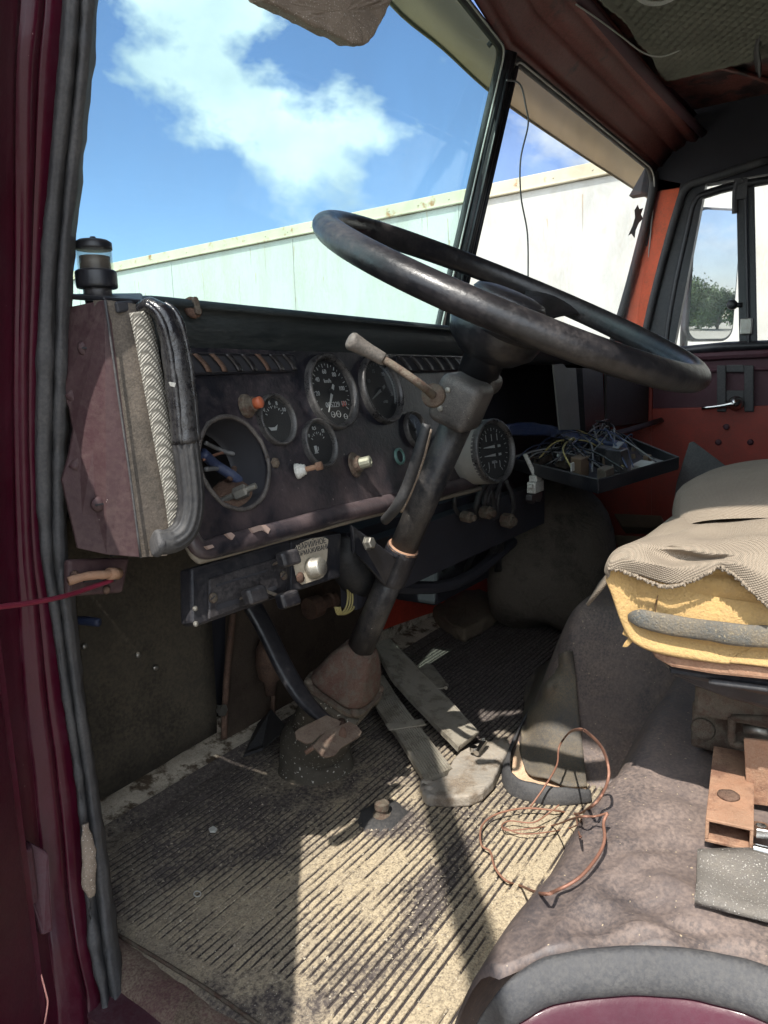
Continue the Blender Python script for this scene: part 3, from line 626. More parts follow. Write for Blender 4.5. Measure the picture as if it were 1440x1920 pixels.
# hinge lug and gap at the bottom of the pillar
hin = MB(); P0 = [oY(40, 1570, .70), oY(76, 1590, .69), oY(84, 1735, .68), (oY(62, 1745, .68)), oY(30, 1640, .70)]
hin.prism(P0, (0, -.016, 0)); hin.lathe([(.010, -.03), (.010, .03)], oY(46, 1640, .672), (0, 0, 1), 14); hin.obj('hinge_lug', m_maroond, cab, bevel=.003)

# door sill with step edge
rows = []
for x, y, w in ((205, 1735, 0), (300, 1800, 0), (420, 1880, 0), (520, 1950, 0), (700, 2060, 0)):
    p = oZ(x, y, FZ+.004); rows.append([p, p+Vector((-.022, -.004, .006)), p+Vector((-.05, -.01, .001)), p+Vector((-.058, -.012, -.02)), p+Vector((-.075, -.02, -.022)), p+Vector((-.14, -.05, -.05)), p+Vector((-.15, -.06, -.16))])
grid('door_sill', rows, mat('worn_sill', (0.09, 0.025, 0.035), 0.7, dust=(0.29, 0.24, 0.17), dust_amt=.55, dscale=9, bump=.8, col2=(0.05, 0.02, 0.015), c2amt=.3, c2scale=22), cab, k=4, smooth=True, solid=.006, disp=.002, dscale=30)
b = MB(); b.tube([oZ(213, 1748, FZ+.010), oZ(300, 1800, FZ+.010), oZ(400, 1862, FZ+.011), oZ(520, 1945, FZ+.011), oZ(700, 2060, FZ+.01)], .0022, 6, 3); b.obj('sill_edge_wire', m_cast, cab, smooth=True)

# ------------------------------------------------------------------ doors
dd = thing('driver_door', 'maroon driver door standing open, its inner edge at the lower left', 'truck door', (.36, .68, -.7))
DD = Vector((-.79, -.61, 0)).normalized(); DH = Vector((.345, .647, 0)); DN = Vector((DD.y, -DD.x, 0))
def D(s, z, o=0): return DH+DD*s+Vector((0, 0, z))+DN*o
b = MB(); b.prism([D(0, -.78), D(.97, -.78), D(.97, .16), D(0, .16)], DN*.055); b.obj('door_panel', m_maroon, dd, bevel=.01)
b = MB()
for a, c in (((0.02, .16, .03), (.16, .86, .005)), ((.16, .86, .005), (.93, .88, .005)), ((.95, .88, .005), (.95, .16, .03))): b.tube([D(*a), D(*c)], .024, 8)
b.obj('window_frame', m_maroon, dd)
b = MB(); b.box(D(.6, -.10, .06), (.14, .02, .03), (DD, DN, Vector((0, 0, 1)))); b.obj('door_pull', m_black, dd, bevel=.005)

pd = thing('passenger_door', 'closed red passenger door with dark window frame across the cab', 'truck door', (PX, .1, FZ))
PD = PX+.004
b = MB(); b.prism([(PD, .655, -.115), (PD, -.35, -.095), (PD, -.35, -.64), (PD, .655, -.64)], (.05, 0, 0)); b.obj('lower_panel', m_redpaint, pd, bevel=.004)
b = MB(); b.prism([(PD+.01, .655, -.14), (PD+.01, -.35, -.12), (PD+.01, -.35, .085), (PD+.01, .655, .085)], (.04, 0, 0)); b.tube([(PD, .66, .055), (PD, -.35, .06)], .014, 8); b.tube([(PD+.002, .66, .008), (PD+.002, -.35, .012)], .006, 8); b.obj('belt_panel', m_maroond, pd)
b = MB()
b.tube([oX(1272, 660, PD), oX(1250, 655, PD), oX(1262, 560, PD), oX(1290, 430, PD), oX(1304, 378, PD), oX(1330, 362, PD), oX(1440, 338, PD), (PD, -.35, .58)], .012, 8, 5, ex=3)
b.tube([oX(1240, 662, PD), oX(1360, 650, PD), (PD, -.35, .075)], .014, 8, 1, ex=3)
b.obj('window_frame', m_black, pd, smooth=True)
b = MB(); b.prism([oX(1380, 340, PD), oX(1414, 340, PD), oX(1420, 655, PD), oX(1386, 655, PD)], (.012, 0, 0)); b.tube([oX(1398, 340, PD-.004), oX(1404, 655, PD-.004)], .006, 8); b.obj('window_divider', m_black, pd, bevel=.003)
b = MB(); b.prism([(PD+.02, .66, .06), (PD+.02, -.35, .06), (PD+.02, -.35, .60), (PD+.02, .56, .60)], (.004, 0, 0)); b.obj('window_glass', g_clear, pd)
b = MB(); b.tube([oX(1378, 400, PD-.004), oX(1380, 350, PD-.006), oX(1395, 338, PD-.008)], .009, 8, 4); b.box(oX(1388, 355, PD-.008), (.008, .04, .06)); b.obj('torn_seal', m_rubber, pd, smooth=False)
b = MB(); b.lathe([(.016, 0), (.016, .02), (.01, .026), (0, .026)], oX(1374, 572, PD+.01), (-1, 0, 0), 14); b.tube([oX(1374, 572, PD), oX(1392, 572, PD)], .008, 8); b.obj('window_latch', m_black, pd, smooth=True)
b = MB(); b.box(oX(1399, 612, PD-.012), (.012, .035, .05)); b.obj('divider_clip', m_steel, pd, bevel=.003)
# lock bracket with lever
b = MB()
b.prism([oX(1345, 685, PD), oX(1362, 685, PD), oX(1362, 772, PD), oX(1345, 772, PD)], (-.01, 0, 0)); b.prism([oX(1396, 685, PD), oX(1414, 685, PD), oX(1414, 772, PD), oX(1396, 772, PD)], (-.01, 0, 0))
b.prism([oX(1362, 684, PD), oX(1396, 684, PD), oX(1396, 698, PD), oX(1362, 698, PD)], (-.007, 0, 0)); b.prism([oX(1362, 732, PD), oX(1396, 732, PD), oX(1396, 752, PD), oX(1362, 752, PD)], (-.007, 0, 0))
lb = b.obj('lock_bracket', m_rubber, pd, bevel=.003)
b = MB(); b.lathe([(.024, 0), (.024, .012), (.012, .022), (.006, .03), (0, .03)], oX(1380, 756, PD-.008), (-1, 0, 0), 20); b.tube([oX(1380, 756, PD-.03), oX(1350, 762, PD-.03), oX(1316, 766, PD-.025)], [.009, .007, .006], 8, 3); b.obj('door_lever', m_chrome, pd, smooth=True)
for x, y in ((1347, 829), (1407, 829), (1362, 800)):
    MB().lathe([(.010, 0), (.010, .004), (.004, .006), (0, .004)], oX(x, y, PD), (-1, 0, 0), 12).obj('screw', m_maroond, pd, smooth=True)

# wing mirror outside the passenger window
mi = thing('wing_mirror', 'tall rounded wing mirror outside the passenger window', 'mirror', oX(1340, 620, 2.98))
mc = oX(1338, 517, 2.98); inc = mc.normalized(); outd = Vector((.06, -1, .045)).normalized(); mn = (outd-inc).normalized()
mu_ = Vector((0, 0, 1)).cross(mn).normalized(); mv_ = mn.cross(mu_)
def rr(c, u, v, w, h, r, n=6):
    pts = []
    for sx, sy, a0 in ((1, 1, 0), (-1, 1, 90), (-1, -1, 180), (1, -1, 270)):
        for k in range(n+1):
            a = math.radians(a0+90*k/n); pts.append(c+u*(sx*(w/2-r)+r*math.cos(a))+v*(sy*(h/2-r)+r*math.sin(a)))
    return pts
b = MB(); b.prism(rr(mc-mn*.03, mu_, mv_, .215, .46, .05), mn*.032); b.obj('mirror_case', m_clear, mi, bevel=.006)
m_mirror = bpy.data.materials.new('mirror_glass'); m_mirror.use_nodes = True; bb = m_mirror.node_tree.nodes['Principled BSDF']; bb.inputs['Metallic'].default_value = 1; bb.inputs['Roughness'].default_value = .01; bb.inputs['Base Color'].default_value = (.75, .78, .8, 1)
b = MB(); b.prism(rr(mc+mn*.0022, mu_, mv_, .195, .44, .045), mn*.003); b.obj('mirror_glass', m_mirror, mi)
ar = mc-mn*.03-mu_*.095
b = MB(); b.tube([ar+Vector((.0, .02, .5)), ar+Vector((0, 0, .30)), ar+Vector((0, 0, -.32))], .014, 10, 3); b.tube([ar+Vector((0, 0, -.30)), ar+Vector((-.2, -.05, -.45))], .012, 8); b.obj('mirror_arm', m_clear, mi, smooth=True)

# ------------------------------------------------------------------ floor mat (real ribs)
def build_mat():
    x0, x1, y0, y1 = .465, 2.62, .20, .938; pitch = .0108; sand = []
    def nz(x, y, z): return mnoise.noise(Vector((x, y, z)))
    def sandy(x, y):
        near = max(0, min(1, 1-(math.hypot(x-.70, (y-.33)*1.0)-.06)/.50))
        s_ = .62*near+.34*nz(x*3.2, y*5.5, 1)+.26*nz(x*9, y*12, 2)+.20*nz(x*26, y*34, 3)+.12*nz(x*70, y*90, 9)+.08
        s_ -= .55*max(0, 1-abs((y-.445)-(x-.80)*.10+.02*nz(x*9, y*9, 4))/.045)*(1 if x < .95 else 0)*max(0, 1-abs(x-.75)/.25)     # a swept, bare band
        s_ -= .7*max(0, 1-math.hypot(x-.86, y-.56)/.07)
        return max(0, min(1, s_))
    ys = []; y = y0; k = 0
    while y < y1-.035:
        ys += [(y, 1), (y+pitch*.60, 1), (y+pitch*.68, 0), (y+pitch*.93, 0)]; y += pitch; k += 1
    ys += [(y, 1), (y+.01, 1), (y+.02, 1), (y1, 1)]
    xs = list(np.arange(x0, 1.3, .011))+list(np.arange(1.3, x1, .03)); n = len(ys); v = []; rib = []; f = []
    for x in xs:
        for (y, r) in ys:
            wob = .004*mnoise.noise(Vector((x*3, y*4, 0)))
            p = Vector((x, y, 0)); edge = 0
            if x < .515: r = 1
            # plain border round the near left corner, and worn patches
            cdist = math.hypot(x-.50, (y-.50)*.8)
            if cdist < .055+.01*mnoise.noise(p*20): r = 1
            if y > .882+.01*mnoise.noise(p*15) and x < 1.35: r = 1
            if math.hypot(x-.90, y-.76) < .10+.012*mnoise.noise(p*18): r = 1
            wear = mnoise.noise(Vector((x*9, y*26, 5)))
            S_ = sandy(x, y); fill = max(0, min(1, (S_-.53+.55*nz(x*11, y*60, 8))/.20))
            if x > 1.15: S_ *= max(.18, 1-(x-1.15)*4); fill *= .1
            h = .0028*(1-.35*max(0, wear)) if r else .0002+.0024*fill
            if S_ > .75: h = h*(1-(S_-.75)*1.6)+.0030*(S_-.75)*1.6
            z = FZ+.004+h+.0022*mnoise.noise(Vector((x*5, y*6, 2)))+.0008*mnoise.noise(Vector((x*40, y*60, 2)))
            if x < .50: z -= .000
            if y > .91: z += (y-.91)*.25
            v.append((x, y+wob, z)); rib.append(float(r)); sand.append(min(1, S_*.95+.05) if r else S_*fill)
    for i in range(len(xs)-1):
        for j in range(n-1): k = i*n+j; f.append((k, k+n, k+n+1, k+1))
    me = bpy.data.meshes.new('floor_mat'); c = Vector((1.2, .6, FZ)); me.from_pydata([tuple(Vector(p)-c) for p in v], [], f); me.update()
    a = me.attributes.new('rib', 'FLOAT', 'POINT'); a.data.foreach_set('value', rib); a = me.attributes.new('sand', 'FLOAT', 'POINT'); a.data.foreach_set('value', sand)
    me.materials.append(m_mat); o = bpy.data.objects.new('floor_mat', me); C.objects.link(o); o.location = c
    tag(o, 'ribbed rubber floor mat caked with pale sand', 'floor mat'); return o
build_mat()

rg = random.Random(21); b = MB()
for k in range(1500):
    x = rg.triangular(.50, 1.15, .70); y = rg.triangular(.33, .92, .42); r = rg.choice([.0009, .0012, .0016, .0024]); c_ = Vector((x, y, FZ+.0078)); q = [c_+Vector((rg.uniform(-1, 1), rg.uniform(-1, 1), rg.uniform(-.4, .8)))*r for i in range(5)]
    b.add(q, [(0, 1, 2), (0, 2, 3), (0, 3, 1), (1, 4, 2), (2, 4, 3), (3, 4, 1)])
gr_ = b.obj('grit', mat('grit', (.36, .31, .24), .9, vary=.6, c2scale=60, bump=0), None, weld=False); tag(gr_, 'loose sand grains and crumbs scattered over the ribbed mat', 'grit', kind='stuff')

# engine hump, wheel-arch step and the vinyl laid over them
def sst(t): t = max(0, min(1, t)); return t*t*(3-2*t)
FOLDS = []
for A_, W_, L_ in ((.007, .007, [(1277, 1290), (1232, 1405), (1173, 1538), (1127, 1634), (1060, 1730), (1007, 1800)]),
                   (.006, .006, [(1140, 1590), (1200, 1572), (1277, 1547)]), (.007, .007, [(1027, 1751), (1110, 1680), (1194, 1609), (1257, 1597)]),
                   (.005, .005, [(1107, 1701), (1160, 1690), (1207, 1672)]), (.007, .007, [(1010, 1785), (1090, 1755), (1182, 1742), (1340, 1760), (1440, 1775)]),
                   (.005, .006, [(1215, 1634), (1260, 1660), (1305, 1682)]), (.005, .006, [(1190, 1720), (1260, 1712), (1330, 1728), (1440, 1740)])):
    P_ = [oZ(a, c, -.418) for a, c in L_]; FOLDS.append((A_, W_, [(p.x, p.y) for p in P_]))
def fold_h(x, y):
    if y > .26 or x > 1.15 or y < -.02: return 0
    h = 0
    for A_, W_, P_ in FOLDS:
        best = 9; bt = 0
        n_ = len(P_)-1
        for i in range(n_):
            ax, ay = P_[i]; bx, by = P_[i+1]; dx, dy = bx-ax, by-ay; t = max(0, min(1, ((x-ax)*dx+(y-ay)*dy)/(dx*dx+dy*dy))); d = math.hypot(x-ax-dx*t, y-ay-dy*t)
            if d < best: best = d; bt = (i+t)/n_
        if best < W_*3: h += A_*math.exp(-best/W_*1.3)*(.35+.65*math.sin(math.pi*min(1, max(0, bt))))
    return h
def cover_h(x, y):
    nz = mnoise.noise(Vector((x*7, y*7, 1))); n2 = mnoise.noise(Vector((x*16+y*9, y*14-x*5, 3)))
    top = -.418
    a = sst((.315+.012*nz-y)/.115)                                   # step in front of the seat
    hx = sst((x-1.10-.01*nz)/.17)*sst((2.35-x)/.2)*sst((.545-.10*sst((x-1.25)/.5)*0-y)/.13)
    z = FZ-.004+(top-FZ)*max(a, 0)
    zh = FZ-.004+(top+.025-FZ)*hx
    kk = .03; hh = max(kk-abs(z-zh), 0)/kk; z = max(z, zh)+hh*hh*hh*kk/6*min(1, (max(z, zh)-FZ+.004)/.05)
    w = a*(1-a)*4
    crease = math.sin((x*1.3+y*2.2)*26+3*nz)*.004*w*(1 if x < 1.0 else .3)
    tp = sst((.19-y)/.06)
    n3 = mnoise.noise(Vector((x*30+y*8, y*22, 7)))
    crease += .0035*n3*tp*(1 if x < .75 else .25)+.004*math.sin((y*.6-x)*70+5*nz)*tp*sst((.72-x)/.15)
    return z+crease+fold_h(x+.008*nz, y+.006*n2)+.006*nz*tp+.0045*abs(n2)*tp*(1.2 if x < .8 else .5)+.0015*n2
AP = [(870, 1960), (898, 1915), (927, 1872), (965, 1834), (1007, 1809), (1057, 1795), (1132, 1785), (1194, 1783), (1257, 1786), (1319, 1795), (1382, 1806), (1440, 1822), (1520, 1848), (1640, 1900)]
BP = [(905, 1985), (925, 1945), (948, 1918), (980, 1895), (1016, 1876), (1060, 1862), (1132, 1852), (1194, 1850), (1257, 1853), (1319, 1862), (1382, 1878), (1440, 1898), (1520, 1930), (1640, 1990)]
AZ = [-.50, -.47, -.44, -.43, -.424, -.420, -.416, -.415, -.415, -.415, -.415, -.415, -.415, -.415]
APW = [(oZ(x, y, z).x, oZ(x, y, z).y) for (x, y), z in zip(AP, AZ)]
def apx(y):
    return float(np.interp(-y, [-q[1] for q in APW], [q[0] for q in APW]))+.014
def build_cover():
    ys = np.arange(-.95, .56, .008); M_ = 190; v = []; f = []
    for y in ys:
        x0 = apx(y)-.008
        for i in range(M_+1):
            x = x0+(2.48-x0)*(i/M_)**1.25; z = cover_h(x, y)
            if i == 0: z -= .008
            v.append((x, y, z))
    n = M_+1
    for j in range(len(ys)-1):
        for i in range(M_):
            k = j*n+i; q = [k, k+1, k+n+1, k+n]
            if max(v[t][2] for t in q) > FZ+.0035: f.append(q)
    used = sorted({t for q in f for t in q}); mp_ = {t: i for i, t in enumerate(used)}
    t = thing('engine_cover', 'dusty grey vinyl cover over the engine hump and seat step', 'engine cover', (1.4, 0, FZ))
    obj('cover_skin', [v[i] for i in used], [[mp_[i] for i in q] for q in f], m_cover, t, smooth=True)
    return t
ecov = build_cover()

# wheel-arch edge: rubber moulding over maroon metal at the bottom right
arch = thing('arch_moulding', 'grey rubber edge moulding curving over the maroon wheel arch at the lower right', 'rubber moulding', (.5, .1, -.45))
rows = []
for (x, y), (x2, y2), z in zip(AP, BP, AZ):
    p, q = oZ(x, y, z), oZ(x2, y2, z-.014)
    rows.append([p+Vector((.012, 0, -.004)), p+Vector((.002, 0, .004)), p.lerp(q, .22)+Vector((0, 0, .0075)), p.lerp(q, .5)+Vector((0, 0, .0065)), p.lerp(q, .8)+Vector((0, 0, .004)), q+Vector((0, 0, -.002)), q+Vector((.004, 0, -.012))])
grid('rubber_edge', lengthen(rows, 6), m_rubber, arch, smooth=True, solid=.002, disp=.0016, dscale=45, sub=1)
rows = []
for (x2, y2), z in zip(BP, AZ):
    row = []
    for dy, dz in ((-6, -.026), (6, -.026), (14, -.0255), (30, -.029), (70, -.040), (150, -.062), (320, -.11)):
        row.append(oZ(x2+dy*.12, y2+dy, z+dz))
    rows.append(row)
grid('wheel_arch', lengthen(rows, 6), m_maroon, cab, smooth=True, solid=.003, sub=1)
# ------------------------------------------------------------------ front wall dressing, left
ins = thing('insulation_panel', 'large oily dark felt panel hanging on the front wall left of the steering column', 'insulation panel', (.66, .96, FZ))
def YS(pts, Y): return [oY(x, y, Y) for x, y in pts]
rows = []
for k in range(9):
    t = k/8; A = oY(106, 970, .955)*(1-t)+oY(176, 1502, .955)*t; B = oY(381, 970, .955)*(1-t)+oY(403, 1372, .955)*t
    rows.append([A*(1-s)+B*s+Vector((0, -.006*abs(mnoise.noise(Vector((s*3, t*3, 0)))), 0)) for s in [j/8 for j in range(9)]])
grid('felt_sheet', rows, m_insul, ins, smooth=True, solid=.012, offset=0, disp=.004, dscale=14)
for x, y in ((258, 1228), (292, 1252), (158, 1212), (290, 1252)):
    MB().lathe([(.005, 0), (.004, .003), (0, .004)], oY(x, y, .944), (0, -1, 0), 8).obj('stud', m_steel, ins, smooth=True)
ins2 = thing('insulation_panel', 'smaller rust brown panel on the front wall behind the clutch arm', 'insulation panel', (.98, .97, FZ))
b = MB(); b.prism(YS([(432, 1000), (660, 1000), (700, 1180), (545, 1325), (424, 1395)], .972), (0, .008, 0)); b.obj('felt_sheet', mat('brown_felt', (.050, .034, .024), .9, dust=(.09, .065, .045), dust_amt=.4, bump=.8, col2=(.03, .018, .012)), ins2)
b = MB(); b.tube([oY(437, 1150, .955), oY(424, 1280, .955), oY(420, 1385, .95)], .006, 8, 3); b.obj('edge_strip', m_rust, ins2, smooth=True)
b = MB(); b.lathe([(.007, 0), (.007, .014), (.011, .015), (.011, .02), (0, .021)], oY(404, 1328, .955), (0, -1, 0), 6); tag(b.obj('hex_bolt', m_steel, None), 'zinc bolt in the dark gap between the two insulation panels', 'bolt')
b = MB()
b.lathe([(.001, 0), (.016, .006), (.026, .03), (.028, .06), (.022, .085), (.012, .095), (.010, .12)], oY(505, 1190, .93), (0, .05, -1), 20); b.tube([oY(512, 1300, .93), oY(512, 1345, .93)], .004, 8)
tag(b.obj('wiper_fluid_pump', m_rust, None, smooth=True), 'rusty brown rounded canister behind the clutch arm', 'canister')
b = MB(); b.prism([oZ(476, 1366, FZ+.006), oZ(505, 1335, FZ+.05), oZ(535, 1370, FZ+.06), oZ(490, 1408, FZ+.012), oZ(455, 1420, FZ+.006)], (.002, -.003, .006))
tag(b.obj('rubber_flap', m_rubberd, None), 'dark rubber flap turned up beside the steering boot', 'rubber flap')
MB().tube([oY(136, 1163, .90), oY(160, 1164, .88), oY(186, 1167, .86)], [.005, .0065, .006], 10, 3).obj('x', m_blue, None, smooth=True).name = 'blue_sleeve'
tag(bpy.data.objects['blue_sleeve'], 'short blue plastic tube poking out beside the door seal', 'plastic tube')

# ------------------------------------------------------------------ left corner panel with reservoir
cp = thing('corner_panel', 'dusty purple sheet metal corner panel under the fluid reservoir', 'corner panel', (.5, .62, -.2))
Lp = [(118, 578), (197, 562), (214, 620), (240, 840), (262, 1045), (200, 1040), (146, 1028), (116, 900), (130, 850), (138, 805), (131, 765), (114, 730)]
def yl(x, y):   # left face: from .655 at the pillar to .60 at the ridge
    rx = 197+(y-562)*.135; t = max(0, min(1, (x-118)/(rx-118))); return .66-.055*t
v = [oY(x, y, yl(x, y)) for x, y in Lp]
b = MB(); n = len(v); b.prism(v, (.001, .004, 0)); b.obj('left_face', m_purple, cp, bevel=.002)
Rp = [(197, 562), (268, 572), (300, 760), (335, 1010), (312, 1042), (262, 1045)]
b = MB(); b.prism([oY(x, y, .607-.022*max(0, min(1, (x-(197+(y-562)*.135))/75))) for x, y in Rp], (-.004, .012, 0)); b.obj('side_face', m_panelbrown, cp)
b = MB(); b.tube([oY(197, 562, .601), oY(222, 740, .601), (oY(245, 900, .601)), oY(264, 1046, .601)], .0012, 6, 3); b.obj('edge_bead', m_rubber, cp, smooth=True)
b = MB(); b.prism([oY(118, 561, .66), oY(268, 558, .66), oY(268, 572, .612), oY(197, 566, .606)], (0, .0, .005)); b.obj('top_plate', m_black, cp, bevel=.003)
for x, y in ((160, 653), (184, 945)):
    p = oY(x, y, yl(x, y)-.001); s = MB().lathe([(.0075, 0), (.007, .002), (.004, .0035), (0, .004)], p, (-.3, -1, 0), 16).obj('screw', m_purple, cp, smooth=True)
    MB().box(p+Vector((-.001, -.0042, 0)), (.010, .001, .0016)).obj('slot', m_ink, s)
b = MB(); b.tube([oY(128, 735, .655), oY(152, 762, .65), oY(166, 802, .648), oY(158, 838, .65), oY(138, 880, .654)], .006, 8, 5); b.obj('speaker_rim', m_purple, cp, smooth=True)
b = MB(); b.prism([oY(110, 740, .70), oY(165, 740, .70), oY(165, 900, .70), oY(110, 900, .70)], (0, .005, 0)); b.obj('recess_back', m_mdark, cp)
# slot below the reservoir
b = MB(); b.prism([oY(212, 566, .60), oY(246, 564, .598), oY(250, 582, .598), oY(216, 588, .60)], (0, -.004, 0)); b.obj('cable_slot', m_ink, cp, bevel=.002)

res = thing('fluid_reservoir', 'small round reservoir with black cap and clear cup on the corner panel', 'fluid reservoir', oY(184, 556, .64))
rc = oY(184, 556, .64); up = Vector((0.0, 0, 1))
MB().lathe([(.014, -.01), (.0155, .004), (.0155, .012)], rc, up*.86, 28).obj('neck', m_blackgloss, res, smooth=True)
MB().lathe([(.0155, .008), (.022, .009), (.0225, .012), (.0225, .026), (.021, .028), (.019, .0285)], rc, up*.86, 32).obj('collar', m_black, res, smooth=True, bevel=.0008)
m_cup = glass('clear_cup', (.88, .88, .85), .12)
MB().lathe([(.0188, .0286), (.0192, .034), (.0192, .052), (.0182, .0521), (.0178, .034), (.0178, .0287)], rc, up*.86, 32, cap=False).obj('cup', m_cup, res, smooth=True)
MB().lathe([(.0, .029), (.0165, .0292), (.0165, .043), (0, .0431)], rc, up*.86, 28).obj('fluid', mat('brown_fluid', (.05, .028, .015), .3, bump=0), res, smooth=True)
MB().lathe([(.0197, .0505), (.0200, .052), (.0198, .058), (.016, .0605), (.004, .061), (.003, .0645), (0, .0648)], rc, up*.86, 32).obj('cap', m_black, res, smooth=True)

# bracket and door-check wire at the left
br = thing('latch_bracket', 'rusty slotted bracket below the purple corner panel with a wire through it', 'bracket', (.5, .68, -.2))
o0 = YS([(128, 1050), (245, 1046), (232, 1112), (128, 1120)], .665)
b = MB(); b.prism(o0, (0, .010, 0)); b.obj('plate', m_purple, br, bevel=.004, seg=3)
b = MB(); b.prism(YS([(160, 1072), (214, 1070), (214, 1090), (156, 1092)], .664), (0, -.002, 0)); b.obj('slot', m_ink, br)
for x, y in ((140, 1078), (200, 1106)): MB().lathe([(.005, 0), (.003, .002), (0, .003)], oY(x, y, .664), (0, -1, 0), 10).obj('rivet', m_rust, br, smooth=True)
b = MB(); b.tube([oY(128, 1090, .655), oY(165, 1080, .65), oY(200, 1077, .65), oY(214, 1076, .655)], .0045, 8, 4); b.tube([oY(205, 1076, .65), oY(221, 1075, .655)], .0065, 10); b.obj('pull_rod', m_rustl, br, smooth=True, disp=.001, dscale=120)
b = MB(); b.tube([oY(-60, 1148, .56), oY(0, 1138, .58), oY(60, 1130, .60), oY(120, 1118, .62), oY(170, 1102, .645), oY(210, 1088, .655)], .0024, 8, 5)
tag(b.obj('red_wire', mat('maroon_wire', (.20, .02, .045), .35, bump=0), None, smooth=True), 'thin maroon wire stretched from the bracket out past the door pillar', 'wire')
b = MB(); b.tube([oY(60, 1735, .66), oY(70, 1800, .655), oY(86, 1862, .65), oY(89, 1885, .65), oY(80, 1935, .65)], .0009, 6, 4)
tag(b.obj('thin_wire', mat('pink_wire', (.75, .35, .30), .4, bump=0), None, smooth=True), 'thin bright wire hanging from the hinge at the lower left', 'wire')

# braided sleeve and grab handle
b = MB(); b.tube([oY(262, 584, .580), oY(274, 640, .580), oY(292, 740, .580), oY(312, 850, .580), oY(327, 930, .580), oY(334, 985, .580)], .0125, 10, 6, flat=.42, up=(1, 0, 0))
tag(b.obj('braided_sleeve', m_braid, None, smooth=True), 'flat pale braided cable sleeve running down beside the taped grab handle', 'cable sleeve')
gh = thing('grab_handle', 'black grab handle left of the dashboard, upper part wrapped in glossy tape', 'grab handle', (.56, .58, -.2))
hp = [oY(262, 580, .585), oY(284, 574, .572), oY(306, 592, .562), oY(325, 650, .558), (oY(338, 740, .558)), oY(347, 830, .558)]
MB().tube(hp, [.006, .008, .010, .0115, .0130, .0132], 14, 8).obj('tape_wrap', m_tape, gh, smooth=True, disp=.0016, dscale=75)
b = MB(); b.tube([p+Vector((-.010, -.005, 0)) for p in hp[1:]], .0036, 8, 6); b.tube([p+Vector((.009, -.008, .002)) for p in hp[1:]], .0034, 8, 6); b.obj('taped_cables', m_tape, gh, smooth=True, disp=.0012, dscale=60)
hq = [oY(347, 826, .558), oY(356, 900, .558), oY(358, 950, .558), oY(348, 990, .560), oY(326, 1012, .563), oY(296, 1018, .568)]
rows = []; P_, _ = spline(hq, [0]*6, 8); prev = Vector((1, 0, 0))
for i, p in enumerate(P_):
    t_ = (P_[min(i+1, len(P_)-1)]-P_[max(i-1, 0)]).normalized(); a_v = (prev-t_*prev.dot(t_)).normalized(); prev = a_v; b_v = t_.cross(a_v)
    rr_ = .0130-.0015*max(0, (i-28)/12); row = []
    for k in range(49):
        q = 2*math.pi*k/48; gro = -.0016 if (i < 34 and (k % 4 in (0,)) and 4 < k < 46) else 0
        row.append(p+(rr_+gro)*(math.cos(q)*a_v+math.sin(q)*b_v))
    rows.append(row)
grid('ribbed_grip', rows, m_rubberd, gh, smooth=True)
MB().tube([oY(304, 1019, .567), oY(287, 1018, .570)], [.0122, .0118], 16, ex=3).obj('end_cap', m_rubber, gh, smooth=True, bevel=.003)
b = MB(); b.tube([oY(236, 590, .60), oY(252, 586, .60), oY(276, 578, .592)], [.005, .006, .008], 8, 3); b.obj('mount', m_black, gh, smooth=True)
b = MB(); b.prism([oY(316, 716, .540), oY(328, 718, .540), oY(326, 726, .540), (oY(319, 724, .540))], (0, -.001, 0)); b.obj('paint_chip', m_white, gh)

# ------------------------------------------------------------------ dashboard
dash = thing('dashboard', 'black metal dashboard with round gauges, vents and an empty gauge hole', 'dashboard', (.9, .68, -.1))
TL_ = math.radians(13.5); DNn = Vector((0, -math.cos(TL_), math.sin(TL_))); DU = Vector((1, 0, 0)); DV = Vector((0, math.sin(TL_), math.cos(TL_)))
DP = Vector((.7, .65, 0))
def dp(x, y, out=0.0): return oP(x, y, DP+DNn*out, DNn)
# face as a plate with round openings cut by triangulating around them
def hole_plate(outline, holes, th, name, m, parent, ns=40, **kw):
    bm = bmesh.new(); off = world_loc(parent); edges = []
    def loop(pts):
        vs = [bm.verts.new(p-off) for p in pts]
        for i in range(len(vs)): edges.append(bm.edges.new((vs[i], vs[(i+1) % len(vs)])))
    loop(outline)
    for c, r in holes: loop([c+DU*math.cos(a)*r+DV*math.sin(a)*r for a in [2*math.pi*k/ns for k in range(ns)]])
    bmesh.ops.triangle_fill(bm, use_beauty=True, use_dissolve=False, edges=edges, normal=DNn)
    r_ = bmesh.ops.extrude_face_region(bm, geom=list(bm.faces))
    for v in [g for g in r_['geom'] if isinstance(g, bmesh.types.BMVert)]: v.co -= DNn*th
    bmesh.ops.recalc_face_normals(bm, faces=bm.faces)
    me = bpy.data.meshes.new(name); bm.to_mesh(me); bm.free(); me.materials.append(m)
    o = bpy.data.objects.new(name, me); C.objects.link(o); o.parent = parent
    return o
HC = dp(440, 868); HR = .054
out = [dp(300, 640), dp(560, 648), dp(860, 655), dp(905, 660), dp(900, 880), dp(880, 905), dp(735, 932), dp(560, 972), dp(440, 1012), dp(386, 1024), dp(372, 1010), dp(352, 960), dp(330, 800)]
hole_plate(out, [(HC, HR)], .003, 'face_plate', m_dash, dash)
